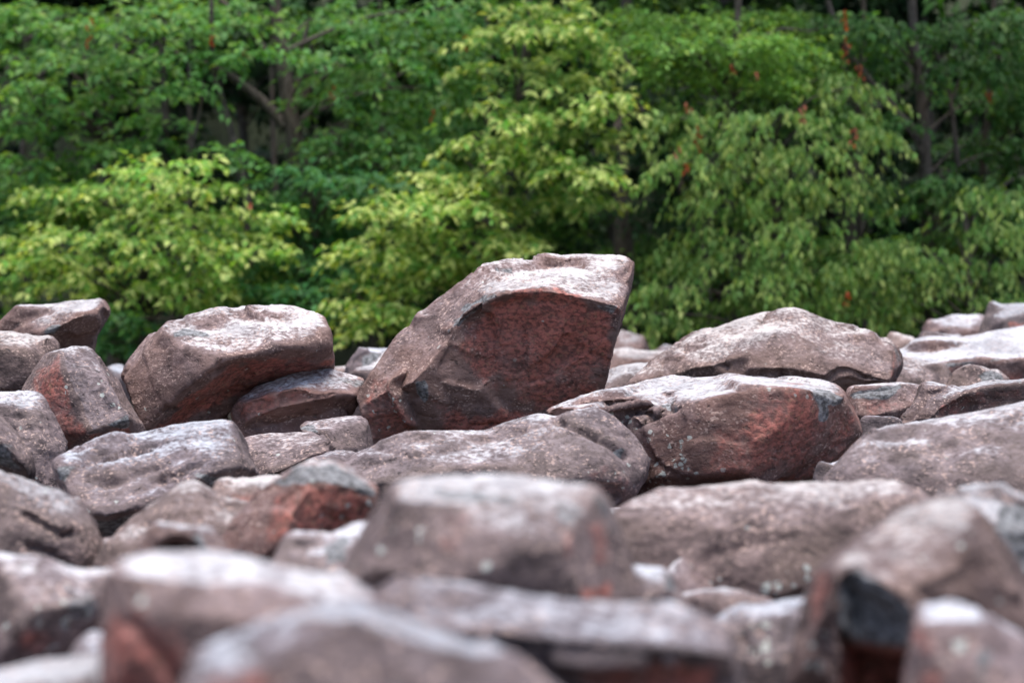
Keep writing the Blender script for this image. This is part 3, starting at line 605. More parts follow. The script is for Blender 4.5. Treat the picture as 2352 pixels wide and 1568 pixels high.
# --- the near, soft stones
boulder('rounded speckled boulder with a dark red cave and a blue-grey chip under its brow', 5.1,
    T(1800,1590,.05, 1830,1440,.1, 1858,1326,.15, 1880,1295,.18, 1898,1281,.2, 1930,1260,.22, 1968,1236,.24, 2033,1190,.28, 2096,1163,.3, 2150,1152,.32, 2187,1149,.32, 2242,1167,.3, 2296,1230,.26, 2331,1308,.22, 2360,1365,.2, 2400,1480,.1, 2380,1600,.0, 2100,1610,.25, 1960,1610,.25, 1930,1590,-.05),
    T(1925,1316,-.07, 1922,1400,-.08, 1926,1500,-.06, 1925,1580,-.05, 1975,1290,.0, 2030,1330,-.08, 2090,1375,-.1, 2110,1420,-.1, 2095,1465,-.08,
      1940,1330,.02, 1985,1350,.04, 2050,1400,.02, 1935,1440,.05, 1990,1450,.05, 2060,1462,.03,
      1945,1480,.28, 2010,1490,.3, 2080,1490,.26, 1950,1570,.3, 2080,1570,.3,
      1890,1350,.0, 1870,1450,-.02, 1860,1540,-.02, 1990,1260,.13, 2060,1240,.08, 2150,1210,.06, 2230,1240,.05, 2130,1300,-.03, 2220,1330,-.04, 2290,1340,.02, 2200,1420,-.06, 2140,1500,-.06, 2110,1570,-.05),
    chains=[[0,1,2,3], [0,4,5,6,7,8], [8,31,32], [12,13,14]], ds=0.85, thick=.55, px=3.2, soft=.9, foot=False, pale=.0, red=.15,
    brushes=[('scar', P(1928,1318,1975,1300,2030,1340,2090,1395,2105,1450,2070,1480,1990,1475,1930,1450), 8, 1.0), ('rust', P(1930,1470,2090,1490,2100,1600,1930,1600), 10, 1.0),
             ('rust', P(1870,1310,1915,1310,1915,1400,1860,1450), 20, .55), ('lichen', P(1880,1450,1920,1450,1920,1560,1840,1560), 18, .6), ('lichen', P(2150,1250,2300,1320,2330,1400,2200,1400), 30, .3), ('groove', P(2000,1300,2080,1330,2150,1380,2230,1400), 14, .012)])
boulder('pale-rimmed stone with red stains leaning against the mouth of the cave', 4.4,
    T(2078,1610,.05, 2085,1500,.05, 2092,1435,.1, 2103,1412,.13, 2120,1396,.15, 2169,1383,.18, 2223,1390,.18, 2260,1405,.17, 2296,1427,.15, 2360,1470,.12, 2440,1540,.1, 2440,1640,.0, 2250,1660,-.05),
    T(2140,1420,.03, 2200,1425,.03, 2260,1460,.02, 2120,1480,-.03, 2200,1500,-.04, 2280,1540,-.04, 2120,1570,-.04), thick=.45, px=3.5, soft=1.1, foot=False, pale=.1, red=.2,
    brushes=[('rust', P(2095,1440,2150,1450,2140,1510,2100,1500), 12, .7), ('rust', P(2110,1540,2180,1530,2170,1600,2110,1600), 14, .5), ('scar', P(2240,1500,2290,1480,2270,1530,2240,1550), 12, .7), ('lichen', P(2150,1470,2230,1470,2220,1570,2140,1570), 16, .5)])
boulder('tan stone with lichen flecks in front of the domed boulder', 5.7,
    T(1600,1600,.05, 1612,1460,.1, 1628,1427,.13, 1650,1410,.15, 1676,1398,.17, 1730,1392,.18, 1785,1387,.18, 1815,1380,.18, 1845,1363,.18, 1900,1370,.15, 1920,1600,.0, 1750,1640,-.03), T(1660,1450,.03, 1740,1430,.05, 1820,1420,.05, 1700,1520,-.02, 1800,1520,-.02), thick=.4, px=3.2, soft=1.2, foot=False,
    brushes=[('lichen', P(1690,1410,1780,1420,1760,1520,1700,1500), 18, .6), ('groove', P(1680,1410,1700,1450,1730,1500), 10, .02)])
boulder('small pale stone with a blue-black corner, beside the domed boulder', 6.0,
    T(1425,1380,.1, 1436,1320,.15, 1445,1303,.18, 1493,1303,.2, 1526,1307,.2, 1545,1330,.17, 1555,1350,.15, 1582,1420,.1, 1540,1450,.05, 1440,1440,.05), T(1524,1320,.05, 1522,1345,.03, 1490,1370,.02, 1550,1390,.05, 1470,1330,.07), chains=[[0,1,3]], thick=.35, px=3.6, soft=.6, foot=False, pale=.15,
    brushes=[('scar', P(1525,1312,1545,1330,1555,1360,1530,1350), 4, 1.0), ('scar', P(1460,1380,1500,1372,1545,1400,1540,1430,1470,1430), 6, .9)])
boulder('squat speckled boulder with a white brow and red blotches on one cheek', 5.2,
    T(775,1400,.1, 791,1314,.15, 815,1239,.2, 840,1200,.22, 859,1177,.24, 885,1140,.27, 907,1115,.28, 930,1103,.29, 952,1098,.3, 1054,1094,.3, 1120,1092,.3, 1191,1094,.3, 1260,1098,.3, 1310,1108,.29, 1362,1125,.27, 1395,1145,.25, 1413,1169,.23, 1433,1238,.2, 1451,1307,.18, 1476,1385,.15, 1440,1450,.05, 1200,1480,.0, 900,1480,.0),
    T(915,1150,.12, 1000,1148,.1, 1090,1160,.08, 1180,1162,.07, 1260,1160,.06, 1320,1180,.02, 1310,1235,-.04, 1305,1310,-.06, 1310,1375,-.06, 1365,1160,.12, 1385,1240,.08, 1400,1320,.06, 880,1240,.06, 1000,1230,.0, 1100,1240,-.02, 1200,1240,-.03, 860,1330,.03, 1000,1330,-.04, 1150,1340,-.06, 1370,1375,.02, 1440,1375,.06),
    chains=[[0,1,2,3,4,5], [5,6,7,8]], ds=0.8, thick=.55, px=3.2, soft=.9, pale=.15,
    brushes=[('scar', P(990,1120,1060,1120,1140,1135,1200,1140,1180,1160,1060,1150,990,1145), 8, .7), ('scar', P(1270,1150,1330,1150,1350,1180,1310,1215,1280,1180), 9, .6), ('scar', P(1350,1120,1410,1160,1430,1230,1400,1220,1370,1160), 8, .5),
             ('rust', P(1290,1220,1320,1210,1318,1280,1295,1290), 12, .62), ('rust', P(1345,1200,1380,1200,1400,1290,1370,1300), 14, .6), ('rust', P(1000,1170,1080,1180,1060,1270,1010,1270), 22, .35), ('rust', P(1340,1350,1400,1340,1400,1370,1340,1375), 8, .7),
             ('lichen', P(850,1200,960,1200,1250,1250,1250,1360,850,1360), 40, .3)])
boulder('wide mauve ledge with a dark undercut in front of the squat boulder', 4.35,
    T(790,1420,.15, 850,1375,.2, 890,1350,.22, 930,1330,.24, 1000,1325,.25, 1080,1335,.26, 1150,1360,.26, 1220,1380,.26, 1310,1378,.27, 1400,1388,.26, 1490,1390,.25, 1560,1395,.24, 1620,1410,.22, 1665,1440,.19, 1695,1480,.16, 1712,1530,.14, 1710,1620,.1, 1500,1640,.1, 1250,1640,.05, 900,1560,.0),
    T(950,1370,.1, 1050,1390,.1, 1150,1410,.1, 1300,1420,.08, 1450,1425,.08, 1570,1440,.08, 950,1430,.02, 1100,1450,.0, 1250,1480,-.04, 1380,1490,-.05, 1500,1490,-.05, 1600,1495,-.03, 1670,1510,.02, 1300,1525,.06, 1420,1525,.1, 1550,1530,.1, 1650,1545,.1, 1450,1590,.13),
    chains=[range(8,13)], ds=0.75, thick=.5, px=3.5, soft=1.2, foot=False, pale=-.2, brushes=[('rust', P(1340,1530,1640,1525,1640,1620,1340,1620), 16, .55), ('dent', (1060,1380), 60, 14, .02)])
boulder('bluish low boulder with a white sloping back, in front of the wide ledge', 3.6,
    T(405,1620,.0, 427,1529,.08, 461,1487,.12, 513,1467,.14, 570,1455,.16, 615,1445,.18, 645,1420,.2, 684,1402,.21, 745,1394,.22, 804,1391,.22, 850,1393,.22, 883,1402,.22, 951,1430,.21, 1020,1452,.2, 1088,1475,.19, 1191,1512,.17, 1259,1553,.14, 1310,1600,.1, 1250,1680,.0, 800,1700,-.05, 500,1690,-.05),
    T(500,1510,.05, 620,1482,.05, 720,1435,.07, 830,1428,.05, 930,1462,.05, 1060,1505,.04, 620,1560,.0, 760,1520,.0, 900,1530,.0, 1050,1570,.0), ds=0.7, thick=.4, px=3.5, soft=1.2, foot=False, pale=.05, red=.15,
    brushes=[('scar', P(500,1490,600,1480,660,1480,600,1520,520,1530), 20, .5), ('scar', P(760,1410,900,1430,880,1460,770,1450), 20, .5), ('rust', P(480,1550,640,1550,640,1610,470,1610), 18, .5)])
boulder('big near block with a bright flat top and a reddened lower corner', 4.15,
    T(232,1640,.0, 234,1500,.02, 236,1375,.06, 245,1320,.1, 262,1296,.14, 290,1279,.18, 342,1269,.22, 410,1268,.24, 478,1268,.25, 550,1275,.25, 615,1285,.25, 649,1305,.24, 700,1314,.24, 752,1320,.23, 804,1330,.22, 860,1380,.18, 880,1440,.1, 860,1640,.0, 550,1660,-.05),
    T(265,1320,.02, 300,1312,.0, 370,1318,-.01, 430,1338,-.02, 500,1335,-.01, 580,1332,.02, 650,1345,.04, 740,1350,.06, 820,1385,.06, 300,1400,-.05, 420,1420,-.06, 560,1420,-.04, 700,1420,-.02, 300,1520,-.06, 420,1520,-.06, 350,1590,-.06),
    chains=[range(0,9)], thick=.5, px=3.5, soft=.7, foot=False, pale=0, red=.15,
    brushes=[('rust', P(245,1420,310,1410,420,1480,440,1600,240,1600), 30, .75), ('groove', P(300,1430,400,1550,420,1600), 18, .015), ('dent', (300,1360), 24, 30, .015), ('lichen', P(295,1350,330,1350,330,1385,295,1385), 10, 1.0)])
# --- the stones between
boulder('smooth grey-pink lobe of rock filling the gap below the rippled boulder', 7.8,
    T(205,1330,.05, 236,1249,.1, 285,1215,.14, 325,1186,.18, 360,1158,.2, 390,1132,.22, 420,1108,.24, 444,1103,.25, 462,1108,.25, 477,1120,.24, 497,1146,.22, 517,1166,.2, 560,1170,.2, 640,1180,.15, 640,1290,.0, 500,1330,-.05, 280,1350,-.03),
    T(300,1250,.03, 380,1200,.05, 440,1140,.12, 450,1200,.03, 520,1210,.03, 380,1270,-.03, 500,1260,-.02), ds=0.8, facet=.2, thick=.6, px=3.2, soft=1.2, pale=.1,
    brushes=[('groove', P(330,1200,400,1185,460,1190), 10, .015)])
boulder('red-cheeked stone with a blue-grey crown beside the long mauve hump', 7.5,
    T(500,1260,.05, 530,1200,.1, 560,1168,.14, 610,1140,.17, 632,1109,.19, 655,1086,.2, 677,1070,.22, 700,1062,.22, 742,1061,.22, 772,1064,.22, 806,1080,.22, 838,1100,.2, 860,1120,.19, 873,1142,.18, 868,1165,.17, 840,1195,.15, 790,1215,.14, 770,1240,.13, 700,1280,.08, 600,1300,.0),
    T(665,1105,.1, 700,1100,.06, 760,1110,.07, 820,1125,.08, 855,1145,.12, 690,1140,-.02, 670,1190,-.06, 655,1245,-.06, 610,1170,.05, 580,1220,.02, 620,1240,-.03, 740,1160,.05, 800,1165,.09, 740,1210,.07, 690,1240,.01),
    chains=[[0,1,2,3,4], [1,5,6,7]], thick=.5, px=3.0, soft=.7, red=.6,
    brushes=[('scar', P(630,1110,680,1070,775,1065,860,1122,868,1148,810,1120,750,1108,690,1108,650,1120), 7, .95), ('rust', P(690,1115,760,1115,850,1145,840,1190,760,1230,670,1250,680,1180), 16, .68), ('rust', P(625,1130,690,1115,680,1200,660,1250,610,1240), 16, .6), ('lichen', P(700,1160,850,1150,830,1200,700,1230), 20, .35)])
boulder('low mauve stone between the rippled boulder and the red-cheeked stone', 8.6,
    T(470,1160,.1, 489,1133,.14, 515,1119,.18, 547,1108,.2, 590,1099,.22, 632,1092,.22, 680,1095,.2, 680,1180,.0, 560,1200,-.03), T(530,1145,.04, 600,1125,.06), thick=.5, px=3.0, soft=1.2, pale=.15, brushes=[('rust', P(500,1140,600,1125,620,1170,500,1180), 14, .4)])
boulder('small pinkish peak of rock with a dark hollow in front, behind the big near block', 6.2,
    T(300,1330,.05, 320,1245,.1, 338,1228,.13, 376,1207,.17, 400,1200,.18, 420,1198,.18, 440,1208,.17, 457,1219,.16, 497,1239,.14, 535,1260,.12, 560,1330,.05, 440,1360,.0), T(380,1228,.03, 425,1222,.02, 450,1245,.04, 440,1262,.12, 400,1255,.13, 370,1260,.1, 500,1262,.04), chains=[[0,1,2]], thick=.35, px=3.4, soft=.7, pale=.1, red=.3,
    brushes=[('dent', (410,1262), 40, 12, .05), ('scar', P(440,1225,460,1225,480,1260,450,1270), 6, .8)])
boulder('sloping grooved boulder spilling down from the dimpled one', 8.0,
    T(-80,1065,.25, 0,1073,.25, 44,1100,.25, 85,1114,.25, 120,1130,.25, 147,1140,.24, 185,1180,.22, 219,1218,.2, 238,1252,.18, 236,1283,.15, 200,1320,.1, 120,1350,.0, -80,1340,-.05),
    T(0,1130,.08, 80,1160,.07, 150,1200,.06, 20,1210,-.02, 110,1240,-.02, 180,1260,.03, 0,1280,-.06, 100,1300,-.04), ds=0.75, thick=.7, px=3.2, soft=1.2, rough=1.1, pale=.1,
    brushes=[('groove', P(60,1180,110,1210,150,1230), 10, .025), ('dent', (160,1225), 16, 9, .03), ('groove', P(70,1255,120,1270,160,1310), 9, .03), ('groove', P(20,1140,80,1160,130,1190), 14, .012)])
boulder('rough lichen-flecked boulder with a dark pitted flank, beside the big near block', 6.0,
    T(-80,1270,.22, 0,1268,.22, 44,1280,.22, 106,1282,.22, 140,1295,.22, 200,1320,.2, 240,1310,.2, 300,1300,.18, 290,1400,.1, 226,1412,.13, 206,1462,.12, 150,1515,.1, 82,1530,.05, -80,1560,.0),
    T(0,1310,.08, 90,1320,.08, 160,1350,.06, 30,1390,.0, 120,1400,-.02, 180,1400,.02, 190,1370,.05, 40,1460,-.02, 130,1460,.0), ds=0.75, thick=.5, px=3.2, soft=1.1, rough=1.2, foot=False,
    brushes=[('lichen', P(0,1300,200,1350,220,1450,100,1520,0,1500), 30, .42), ('scar', P(150,1360,215,1340,220,1400,170,1440), 12, .6), ('rust', P(30,1440,150,1440,140,1510,40,1510), 18, .4)])
boulder('sandy pale stone lying at the foot of the big near block', 4.5,
    T(-80,1555,.1, 0,1538,.12, 85,1520,.14, 171,1513,.14, 215,1503,.14, 250,1500,.13, 280,1600,.0, 100,1660,-.05, -80,1650,-.05), T(0,1580,.0, 120,1560,.02, 210,1550,.02), thick=.35, px=3.5, soft=1.3, foot=False, pale=.2)
boulder('little grey stone squeezed between the rough boulder and the big near block', 5.2,
    T(150,1540,.05, 165,1490,.1, 190,1462,.12, 215,1450,.13, 250,1452,.12, 270,1540,.0, 200,1570,-.02), T(205,1495,.02), thick=.3, px=3.2, soft=1.0, foot=False, pale=.1)
boulder('grey stone with a sooty blotch between the red-cheeked stone and the squat boulder', 6.4,
    T(600,1340,.05, 629,1272,.1, 645,1256,.12, 660,1248,.13, 701,1241,.15, 745,1244,.15, 772,1231,.16, 795,1212,.17, 815,1204,.18, 860,1198,.18, 900,1230,.12, 900,1360,.0, 720,1380,-.04), T(690,1275,.03, 760,1265,.05, 810,1235,.08, 770,1320,-.02), thick=.4, px=3.4, soft=1.0, pale=.1,
    brushes=[('scar', P(745,1260,790,1230,810,1240,790,1290,750,1300), 10, .75)])

# --- stones beneath and around: the field goes on past the frame
def generic(k):
    rr = np.random.RandomState(400+k)
    pts = rr.normal(size=(26, 3)); pts /= np.linalg.norm(pts, axis=1)[:, None]
    pts *= np.array((0.5, rr.uniform(0.34, 0.46), rr.uniform(0.24, 0.36)))*rr.uniform(0.85, 1.1, (26, 1))
    bm = bmesh.new()
    for p in pts: bm.verts.new(p)
    g = bmesh.ops.convex_hull(bm, input=bm.verts)
    bmesh.ops.delete(bm, geom=[e for e in g['geom_interior'] if isinstance(e, bmesh.types.BMVert)], context='VERTS')
    bm.verts.index_update()
    v, L, E = remesh(np.array([tuple(q.co) for q in bm.verts]), [tuple(q.index for q in f.verts) for f in bm.faces], 0.026); bm.free()
    v = laplace(v, E, 2); N = normals(v, L)
    v = v+N*(fbm(v*3.5+k*9, 3)*0.045)[:, None]
    me = new_mesh('boulder', v, L, 4, M_ROCK)
    me.attributes.new('level', 'FLOAT', 'POINT').data.foreach_set('value', laplace(normals(v, L), E, 8)[:, 2].astype(np.float32))
    return me
GEN = [generic(k) for k in range(6)]
gr = np.random.RandomState(77)
def place(n, xy, size, ztop, label, group):
    for _ in range(n):
        x, y = xy(); sz_ = size(y); me = GEN[gr.randint(6)]
        o = link('boulder', me, label=label, category='boulder', group=group)
        o.scale = (sz_*gr.uniform(.85, 1.2),)*2+(sz_*gr.uniform(.8, 1.15),)
        o.rotation_euler = (gr.uniform(-.35, .35), gr.uniform(-.35, .35), gr.uniform(0, 6.28))
        o.location = (x, y, ztop(y)-0.33*sz_)
        tn = gr.uniform(.8, 1.15); o['cast'] = [tn, tn, tn]; o['seed'] = float(gr.uniform(0, 90)); o['pale'] = 0.0; o['red'] = float(gr.uniform(0, .4))
HW = SENSOR/FOCAL/2
def under():
    y = gr.uniform(3.4, 22); return gr.uniform(-1, 1)*HW*y, y
place(130, under, lambda y: gr.uniform(.55, .95), lambda y: gr.uniform(.16, .34), 'low stone lying in the gaps beneath the larger boulders', 'low stones beneath the larger boulders')
def beside():
    y = gr.uniform(1.5, 25); sd_ = gr.choice((-1, 1)); return sd_*(HW*y*1.06+0.65+gr.uniform(0, 1)**1.2*4.2), y
place(150, beside, lambda y: gr.uniform(.8, 1.5), lambda y: gr.uniform(.45, .75), 'weathered brown boulder of the field beyond the margins of the heap', 'boulders beyond the margins of the heap')
# ------------------------------------------------------------------ trees
rng = np.random.RandomState(21)

def unit(a): return a/np.maximum(np.linalg.norm(a, axis=-1, keepdims=True), 1e-9)

def tube(path, radii, sides=8):
    path = np.asarray(path, float); n = len(path)
    # smooth the path
    t = np.linspace(0, n-1, max(4*(n-1)+1, 3)); i = np.clip(np.floor(t).astype(int), 0, n-2); f = (t-i)[:, None]
    p0 = path[np.maximum(i-1, 0)]; p1 = path[i]; p2 = path[i+1]; p3 = path[np.minimum(i+2, n-1)]
    pts = 0.5*((2*p1)+(-p0+p2)*f+(2*p0-5*p1+4*p2-p3)*f*f+(-p0+3*p1-3*p2+p3)*f**3)
    rr = np.interp(t, np.arange(n), radii)
    tan = unit(np.gradient(pts, axis=0)); ref = np.array((0.3, 1.0, 0.1))
    a = unit(np.cross(tan, ref)); b = np.cross(tan, a)
    th = np.linspace(0, 2*np.pi, sides, endpoint=False)
    wob = 1+0.10*noise3(np.repeat(pts, sides, 0)*3+np.tile(th, len(pts))[:, None]*0.7)
    co = (pts[:, None]+rr[:, None, None]*(np.cos(th)[None, :, None]*a[:, None]+np.sin(th)[None, :, None]*b[:, None])).reshape(-1, 3)
    co = np.repeat(pts, sides, 0)+(co-np.repeat(pts, sides, 0))*wob[:, None]
    m = len(pts); F = []
    for k in range(m-1):
        for s in range(sides):
            F += [k*sides+s, k*sides+(s+1) % sides, (k+1)*sides+(s+1) % sides, (k+1)*sides+s]
    return co, F

def leaf_block(base, axis, nor, L, W, col):
    """5-vertex folded blades"""
    n = len(base); side = unit(np.cross(axis, nor)); nor = np.cross(side, axis)
    L = L[:, None]; W = W[:, None]
    co = np.empty((n, 5, 3))
    co[:, 0] = base
    co[:, 1] = base+axis*L*0.45+side*W*0.5+nor*W*0.16
    co[:, 2] = base+axis*L-nor*L*0.10
    co[:, 3] = base+axis*L*0.45-side*W*0.5+nor*W*0.16
    co[:, 4] = base+axis*L*0.48
    tri = np.array((0, 4, 1, 1, 4, 2, 0, 3, 4, 3, 2, 4))
    F = (np.arange(n)[:, None]*5+tri[None]).ravel()
    return co.reshape(-1, 3), F, np.repeat(col, 5, 0)

def pad_leaves(c, r, n, size, col, droop, origin, pale=0.0, tips=0):
    """one spray of foliage: twigs fanning from the limb end, leaves along the twigs"""
    per = 14; nt_ = max(3, n//per)
    d = unit(rng.normal(size=(nt_, 3))); rad = rng.uniform(0.15, 1, (nt_, 1))**0.6
    st = c+d*rad*np.array(r)
    out = (c-origin); out[2] = 0; out = unit(out[None])[0]
    dirn = unit(d*np.array((1, 1, 0.25))+out*0.55+np.array((0, -0.45, 0))+rng.normal(size=(nt_, 3))*0.3*np.array((1, 1, 0.5)))
    ln = rng.uniform(0.25, 0.6, nt_)
    t = (np.arange(per)+rng.uniform(0, 1, (nt_, per)))/per
    # twig curves and droops at its end
    pos = st[:, None]+dirn[:, None]*(t*ln[:, None])[..., None]
    pos[..., 2] -= (0.16+0.5*droop)*t**2*ln[:, None]*1.3
    pos += rng.normal(size=pos.shape)*0.025
    side = np.where(np.arange(per) % 2, 1, -1)[None, :, None]
    lat = unit(np.cross(dirn, (0, 0, 1.0)))[:, None]*side
    ax = unit(dirn[:, None]*0.6+lat*0.75*(1-0.5*droop)+np.array((0, 0, -1.0))*(0.30+1.5*droop)+rng.normal(size=pos.shape)*0.28)
    nr = np.array((0, -0.25, 1.0))*(1-0.55*droop)+np.array((0, -0.5, 0.1))*droop+lat*0.25+rng.normal(size=pos.shape)*0.33
    m = nt_*per; pos = pos.reshape(-1, 3); ax = ax.reshape(-1, 3); nr = nr.reshape(-1, 3)
    nr = unit(nr-ax*(nr*ax).sum(1, keepdims=True))
    L = size*rng.uniform(0.65, 1.2, m); W = L*rng.uniform(0.42, 0.62, m)*(0.8 if droop > .5 else 1)
    cc = np.array(col)[None]*np.array((0.86, 1.0, 1.08))*(1+rng.normal(size=(m, 1))*0.16)*(1+rng.normal(size=(m, 3))*0.05)
    cc *= 1+rng.normal()*0.08
    yel = rng.rand(m) < 0.12; cc[yel] *= np.array((1.7, 1.25, 0.9))
    if pale:   # young tips and bracts, from leaf green to cream
        tt = t.ravel() if tips else rng.rand(m)
        u = np.clip(rng.rand(m)**2.2*(0.35+1.3*tt)*pale*4.0, 0, 1)[:, None]
        cc = cc*(1-u)+u*np.array((0.64, 0.72, 0.23))*rng.uniform(0.75, 1.1, (m, 1))
    return leaf_block(pos, ax, nr, L, W, np.clip(cc, 0.004, 0.85))

def leaves_mesh(name, blocks):
    co = []; F = []; cl = []; o = 0
    for a, f, c in blocks:
        co.append(a); F.append(f+o); cl.append(c); o += len(a)
    co = np.vstack(co); F = np.concatenate(F); cl = np.vstack(cl)
    me = new_mesh(name, co, F, 3, M_LEAF, smooth=False)
    at_ = me.attributes.new('col', 'FLOAT_COLOR', 'POINT')
    at_.data.foreach_set('color', np.column_stack((cl, np.ones(len(cl)))).astype(np.float32).ravel())
    return me

def branch(path, r0, r1, parent, name='limb', mat=None, sides=7):
    co, F = tube(path, np.linspace(r0, r1, len(path)), sides)
    return link(name, new_mesh(name, co, F, 4, mat or M_BARK), parent)

RED = {}
def tree(label, D, trunk, tr, pads, col, size=0.10, droop=0.0, pale=0.0, dens=1.0, stems=(), tall=None, extra=0,
         name='broadleaf_tree', group='trees along the edge of the clearing', dead=(), thin=.05, tips=0):
    """trunk: surveyed line (x, y[, distance shift]); pads: foliage sprays (x, y, half width, half height[, distance shift])"""
    base = at(trunk[0][0], 784, D); base[2] = -0.15
    e = link(name, None, None, label=label, category='tree', group=group)
    pth = [base]+[at(p[0], p[1], D+(p[2] if len(p) > 2 else 0)) for p in trunk]
    if tall:
        top = pth[-1].copy(); top[2] = tall; top[0] += rng.uniform(-.15, .15); pth.append(top)
    branch(pth, tr*1.25, tr*0.45, e, 'trunk', sides=10)
    for st, r0, r1 in stems:
        branch([at(p[0], p[1], D+(p[2] if len(p) > 2 else 0)) for p in st], r0, r1, e)
    blocks = []; P_ = np.array(pth)
    if len(pads[0]) == 2: pads = np.array(pads, float).reshape(-1, 4).tolist()
    for k, p in enumerate(pads):
        dd = D+(p[4] if len(p) > 4 else rng.uniform(-0.9, 0.9))
        c = at(p[0], p[1], dd); rx = p[2]*PX*dd; rz = p[3]*PX*dd
        n = int(dens*2000*rx*max(rz, 0.18)/0.35*(0.1/size)**1.6)
        blocks.append(pad_leaves(c, (rx, rx*0.7, rz*0.6), n, size, col, droop, P_[len(P_)//2], pale, tips))
        # limb that carries the spray
        zt = np.clip(c[2]-0.35-0.25*rx, 0.6, P_[:, 2].max())
        tp = np.array([np.interp(zt, np.sort(P_[:, 2]), P_[np.argsort(P_[:, 2]), a]) for a in range(3)])
        mid = (tp+c)/2+np.array((0, 0, 0.10+0.1*np.linalg.norm(c-tp)*0.3))
        branch([tp, mid, c], min(0.018+0.005*np.linalg.norm(c-tp), tr*0.5, thin), 0.008, e, sides=5)
    for k in range(extra):   # the rest of the crown, above
        h = rng.uniform(5.4, tall+0.8); a = rng.uniform(0, 2*np.pi); rr = rng.uniform(0.2, 2.6)*(1.15-0.5*(h-5)/max(tall-4, 1))
        c = np.array((P_[-1, 0]*0.5+P_[-2, 0]*0.5+rr*np.cos(a), D+rr*np.sin(a), h))
        blocks.append(pad_leaves(c, (1.0, 1.0, 0.4), 150, 0.26, col, droop*0.5, P_[-1], 0))
    cr = link('crown', leaves_mesh('crown', blocks), e, kind='stuff')
    for (x, y, ln, cl) in dead:
        m = max(3, ln//9); b0 = []
        for k in range(m):
            b0.append(at(x+rng.uniform(-5, 5), y-ln/2+ln*k/m, D-1.5))
        b0 = np.repeat(np.array(b0), 2, 0)+rng.normal(size=(m*2, 3))*0.014
        ax = unit(np.array((0, 0, -1.0))+rng.normal(size=b0.shape)*0.35); nr = unit(np.array((0, -1, 0.5))+rng.normal(size=b0.shape)*0.4)
        Lf = rng.uniform(0.045, 0.08, len(b0))
        blk = leaf_block(b0, ax, nr, Lf, Lf*0.5, np.array(cl)[None]*rng.uniform(0.7, 1.2, (len(b0), 1)))
        link('dead_leaf_cluster', leaves_mesh('dead_leaf_cluster', [blk]), e, kind='stuff')
    return e

GR = (0.120, 0.270, 0.062); YG = (0.168, 0.325, 0.050); BG = (0.080, 0.210, 0.068); LG = (0.180, 0.325, 0.062)
OR = (0.36, 0.075, 0.026); PK = (0.38, 0.11, 0.07); BR = (0.28, 0.07, 0.022)

tree('yellow-green tree with low spreading boughs and pale tassels, behind the propped slab', 27.5,
     T(330,650,1, 320,480,1, 330,360,1), .06,
     P(390,385,144.5,20.9, 290,430,127.5,19.8, 480,430,76.5,16.5, 250,480,127.5,18.7, 440,490,127.5,18.7, 180,530,102,16.5, 330,545,144.5,18.7, 520,545,76.5,17.6, 110,600,72.25,13.2, 250,600,110.5,17.6, 420,590,144.5,18.7, 150,640,59.5,9.9, 300,655,76.5,12.1, 440,645,119,17.6, 400,690,59.5,11, 520,620,68,15.4, 60,560,60,12, 600,500,60,14, 130,440,60,12, 610,580,60,14, 560,660,60,14, 60,650,50,10, 20,600,40,10),
     YG, .13, .15, .28, .74, tips=1)
tree('tall yellow-green tree hung with pale tassels, rising behind the tall tilted boulder', 27.0,
     T(1120,700,1.2, 1150,520,1.2, 1180,300,1.2, 1210,100,1.2), .07,
     P(1250,70,119,19.8,1150,70,68,15.4,1340,120,93.5,18.7,1180,150,85,18.7,1290,190,110.5,18.7,1150,240,85,17.6,1380,230,68,18.7,1260,270,110.5,18.7,1130,320,85,17.6,1350,310,85,18.7,1230,360,119,18.7,1000,410,85,15.4,1120,410,102,17.6,1330,390,85,17.6,930,440,68,14.3,1040,470,119,17.6,1210,460,102,18.7,1330,470,68,16.5,860,490,76.5,12.1,960,530,110.5,17.6,1110,540,110.5,18.7,880,570,93.5,17.6,1020,600,110.5,17.6,1180,560,76.5,16.5,870,640,76.5,16.5,980,660,85,16.5,850,700,76.5,15.4,930,715,76.5,13.2,860,745,51,8.8,1250,20,110.5,16.5,1100,620,59.5,15.4),
     YG, .13, .2, .42, .80, tall=6.5, extra=2, tips=1)
tree('big-leaved mid-green tree spreading over the top of the heap of boulders', 29.0,
     T(262,600,2.5, 255,450,2.5, 245,340,2.5, 262,200,2.5, 270,60,2.5), .08,
     P(50,40,120,40, 190,70,120,38, 310,40,110,40, 440,70,90,36, 60,130,120,40, 190,150,120,36, 330,130,110,34, 60,210,110,36, 150,230,90,30, 40,280,90,34, 290,215,100,32, 
       110,300,60,24, 30,370,70,30, 90,410,90,30, 40,470,80,30, 140,500,60,26, 70,540,80,30, 470,30,80,30, 560,60,60,30),
     GR, .145, .1, .06, .75, tall=6.5, extra=0,
     stems=[(T(245,340,2.5, 215,290,2.2, 180,262,2, 130,250,1.5, 95,235,1), .06, .025), (T(262,330,2.5, 230,270,2, 205,200,2, 190,120,2), .05, .02)],
     dead=[(204,60,34,OR), (204,97,34,OR), (481,93,24,OR)])
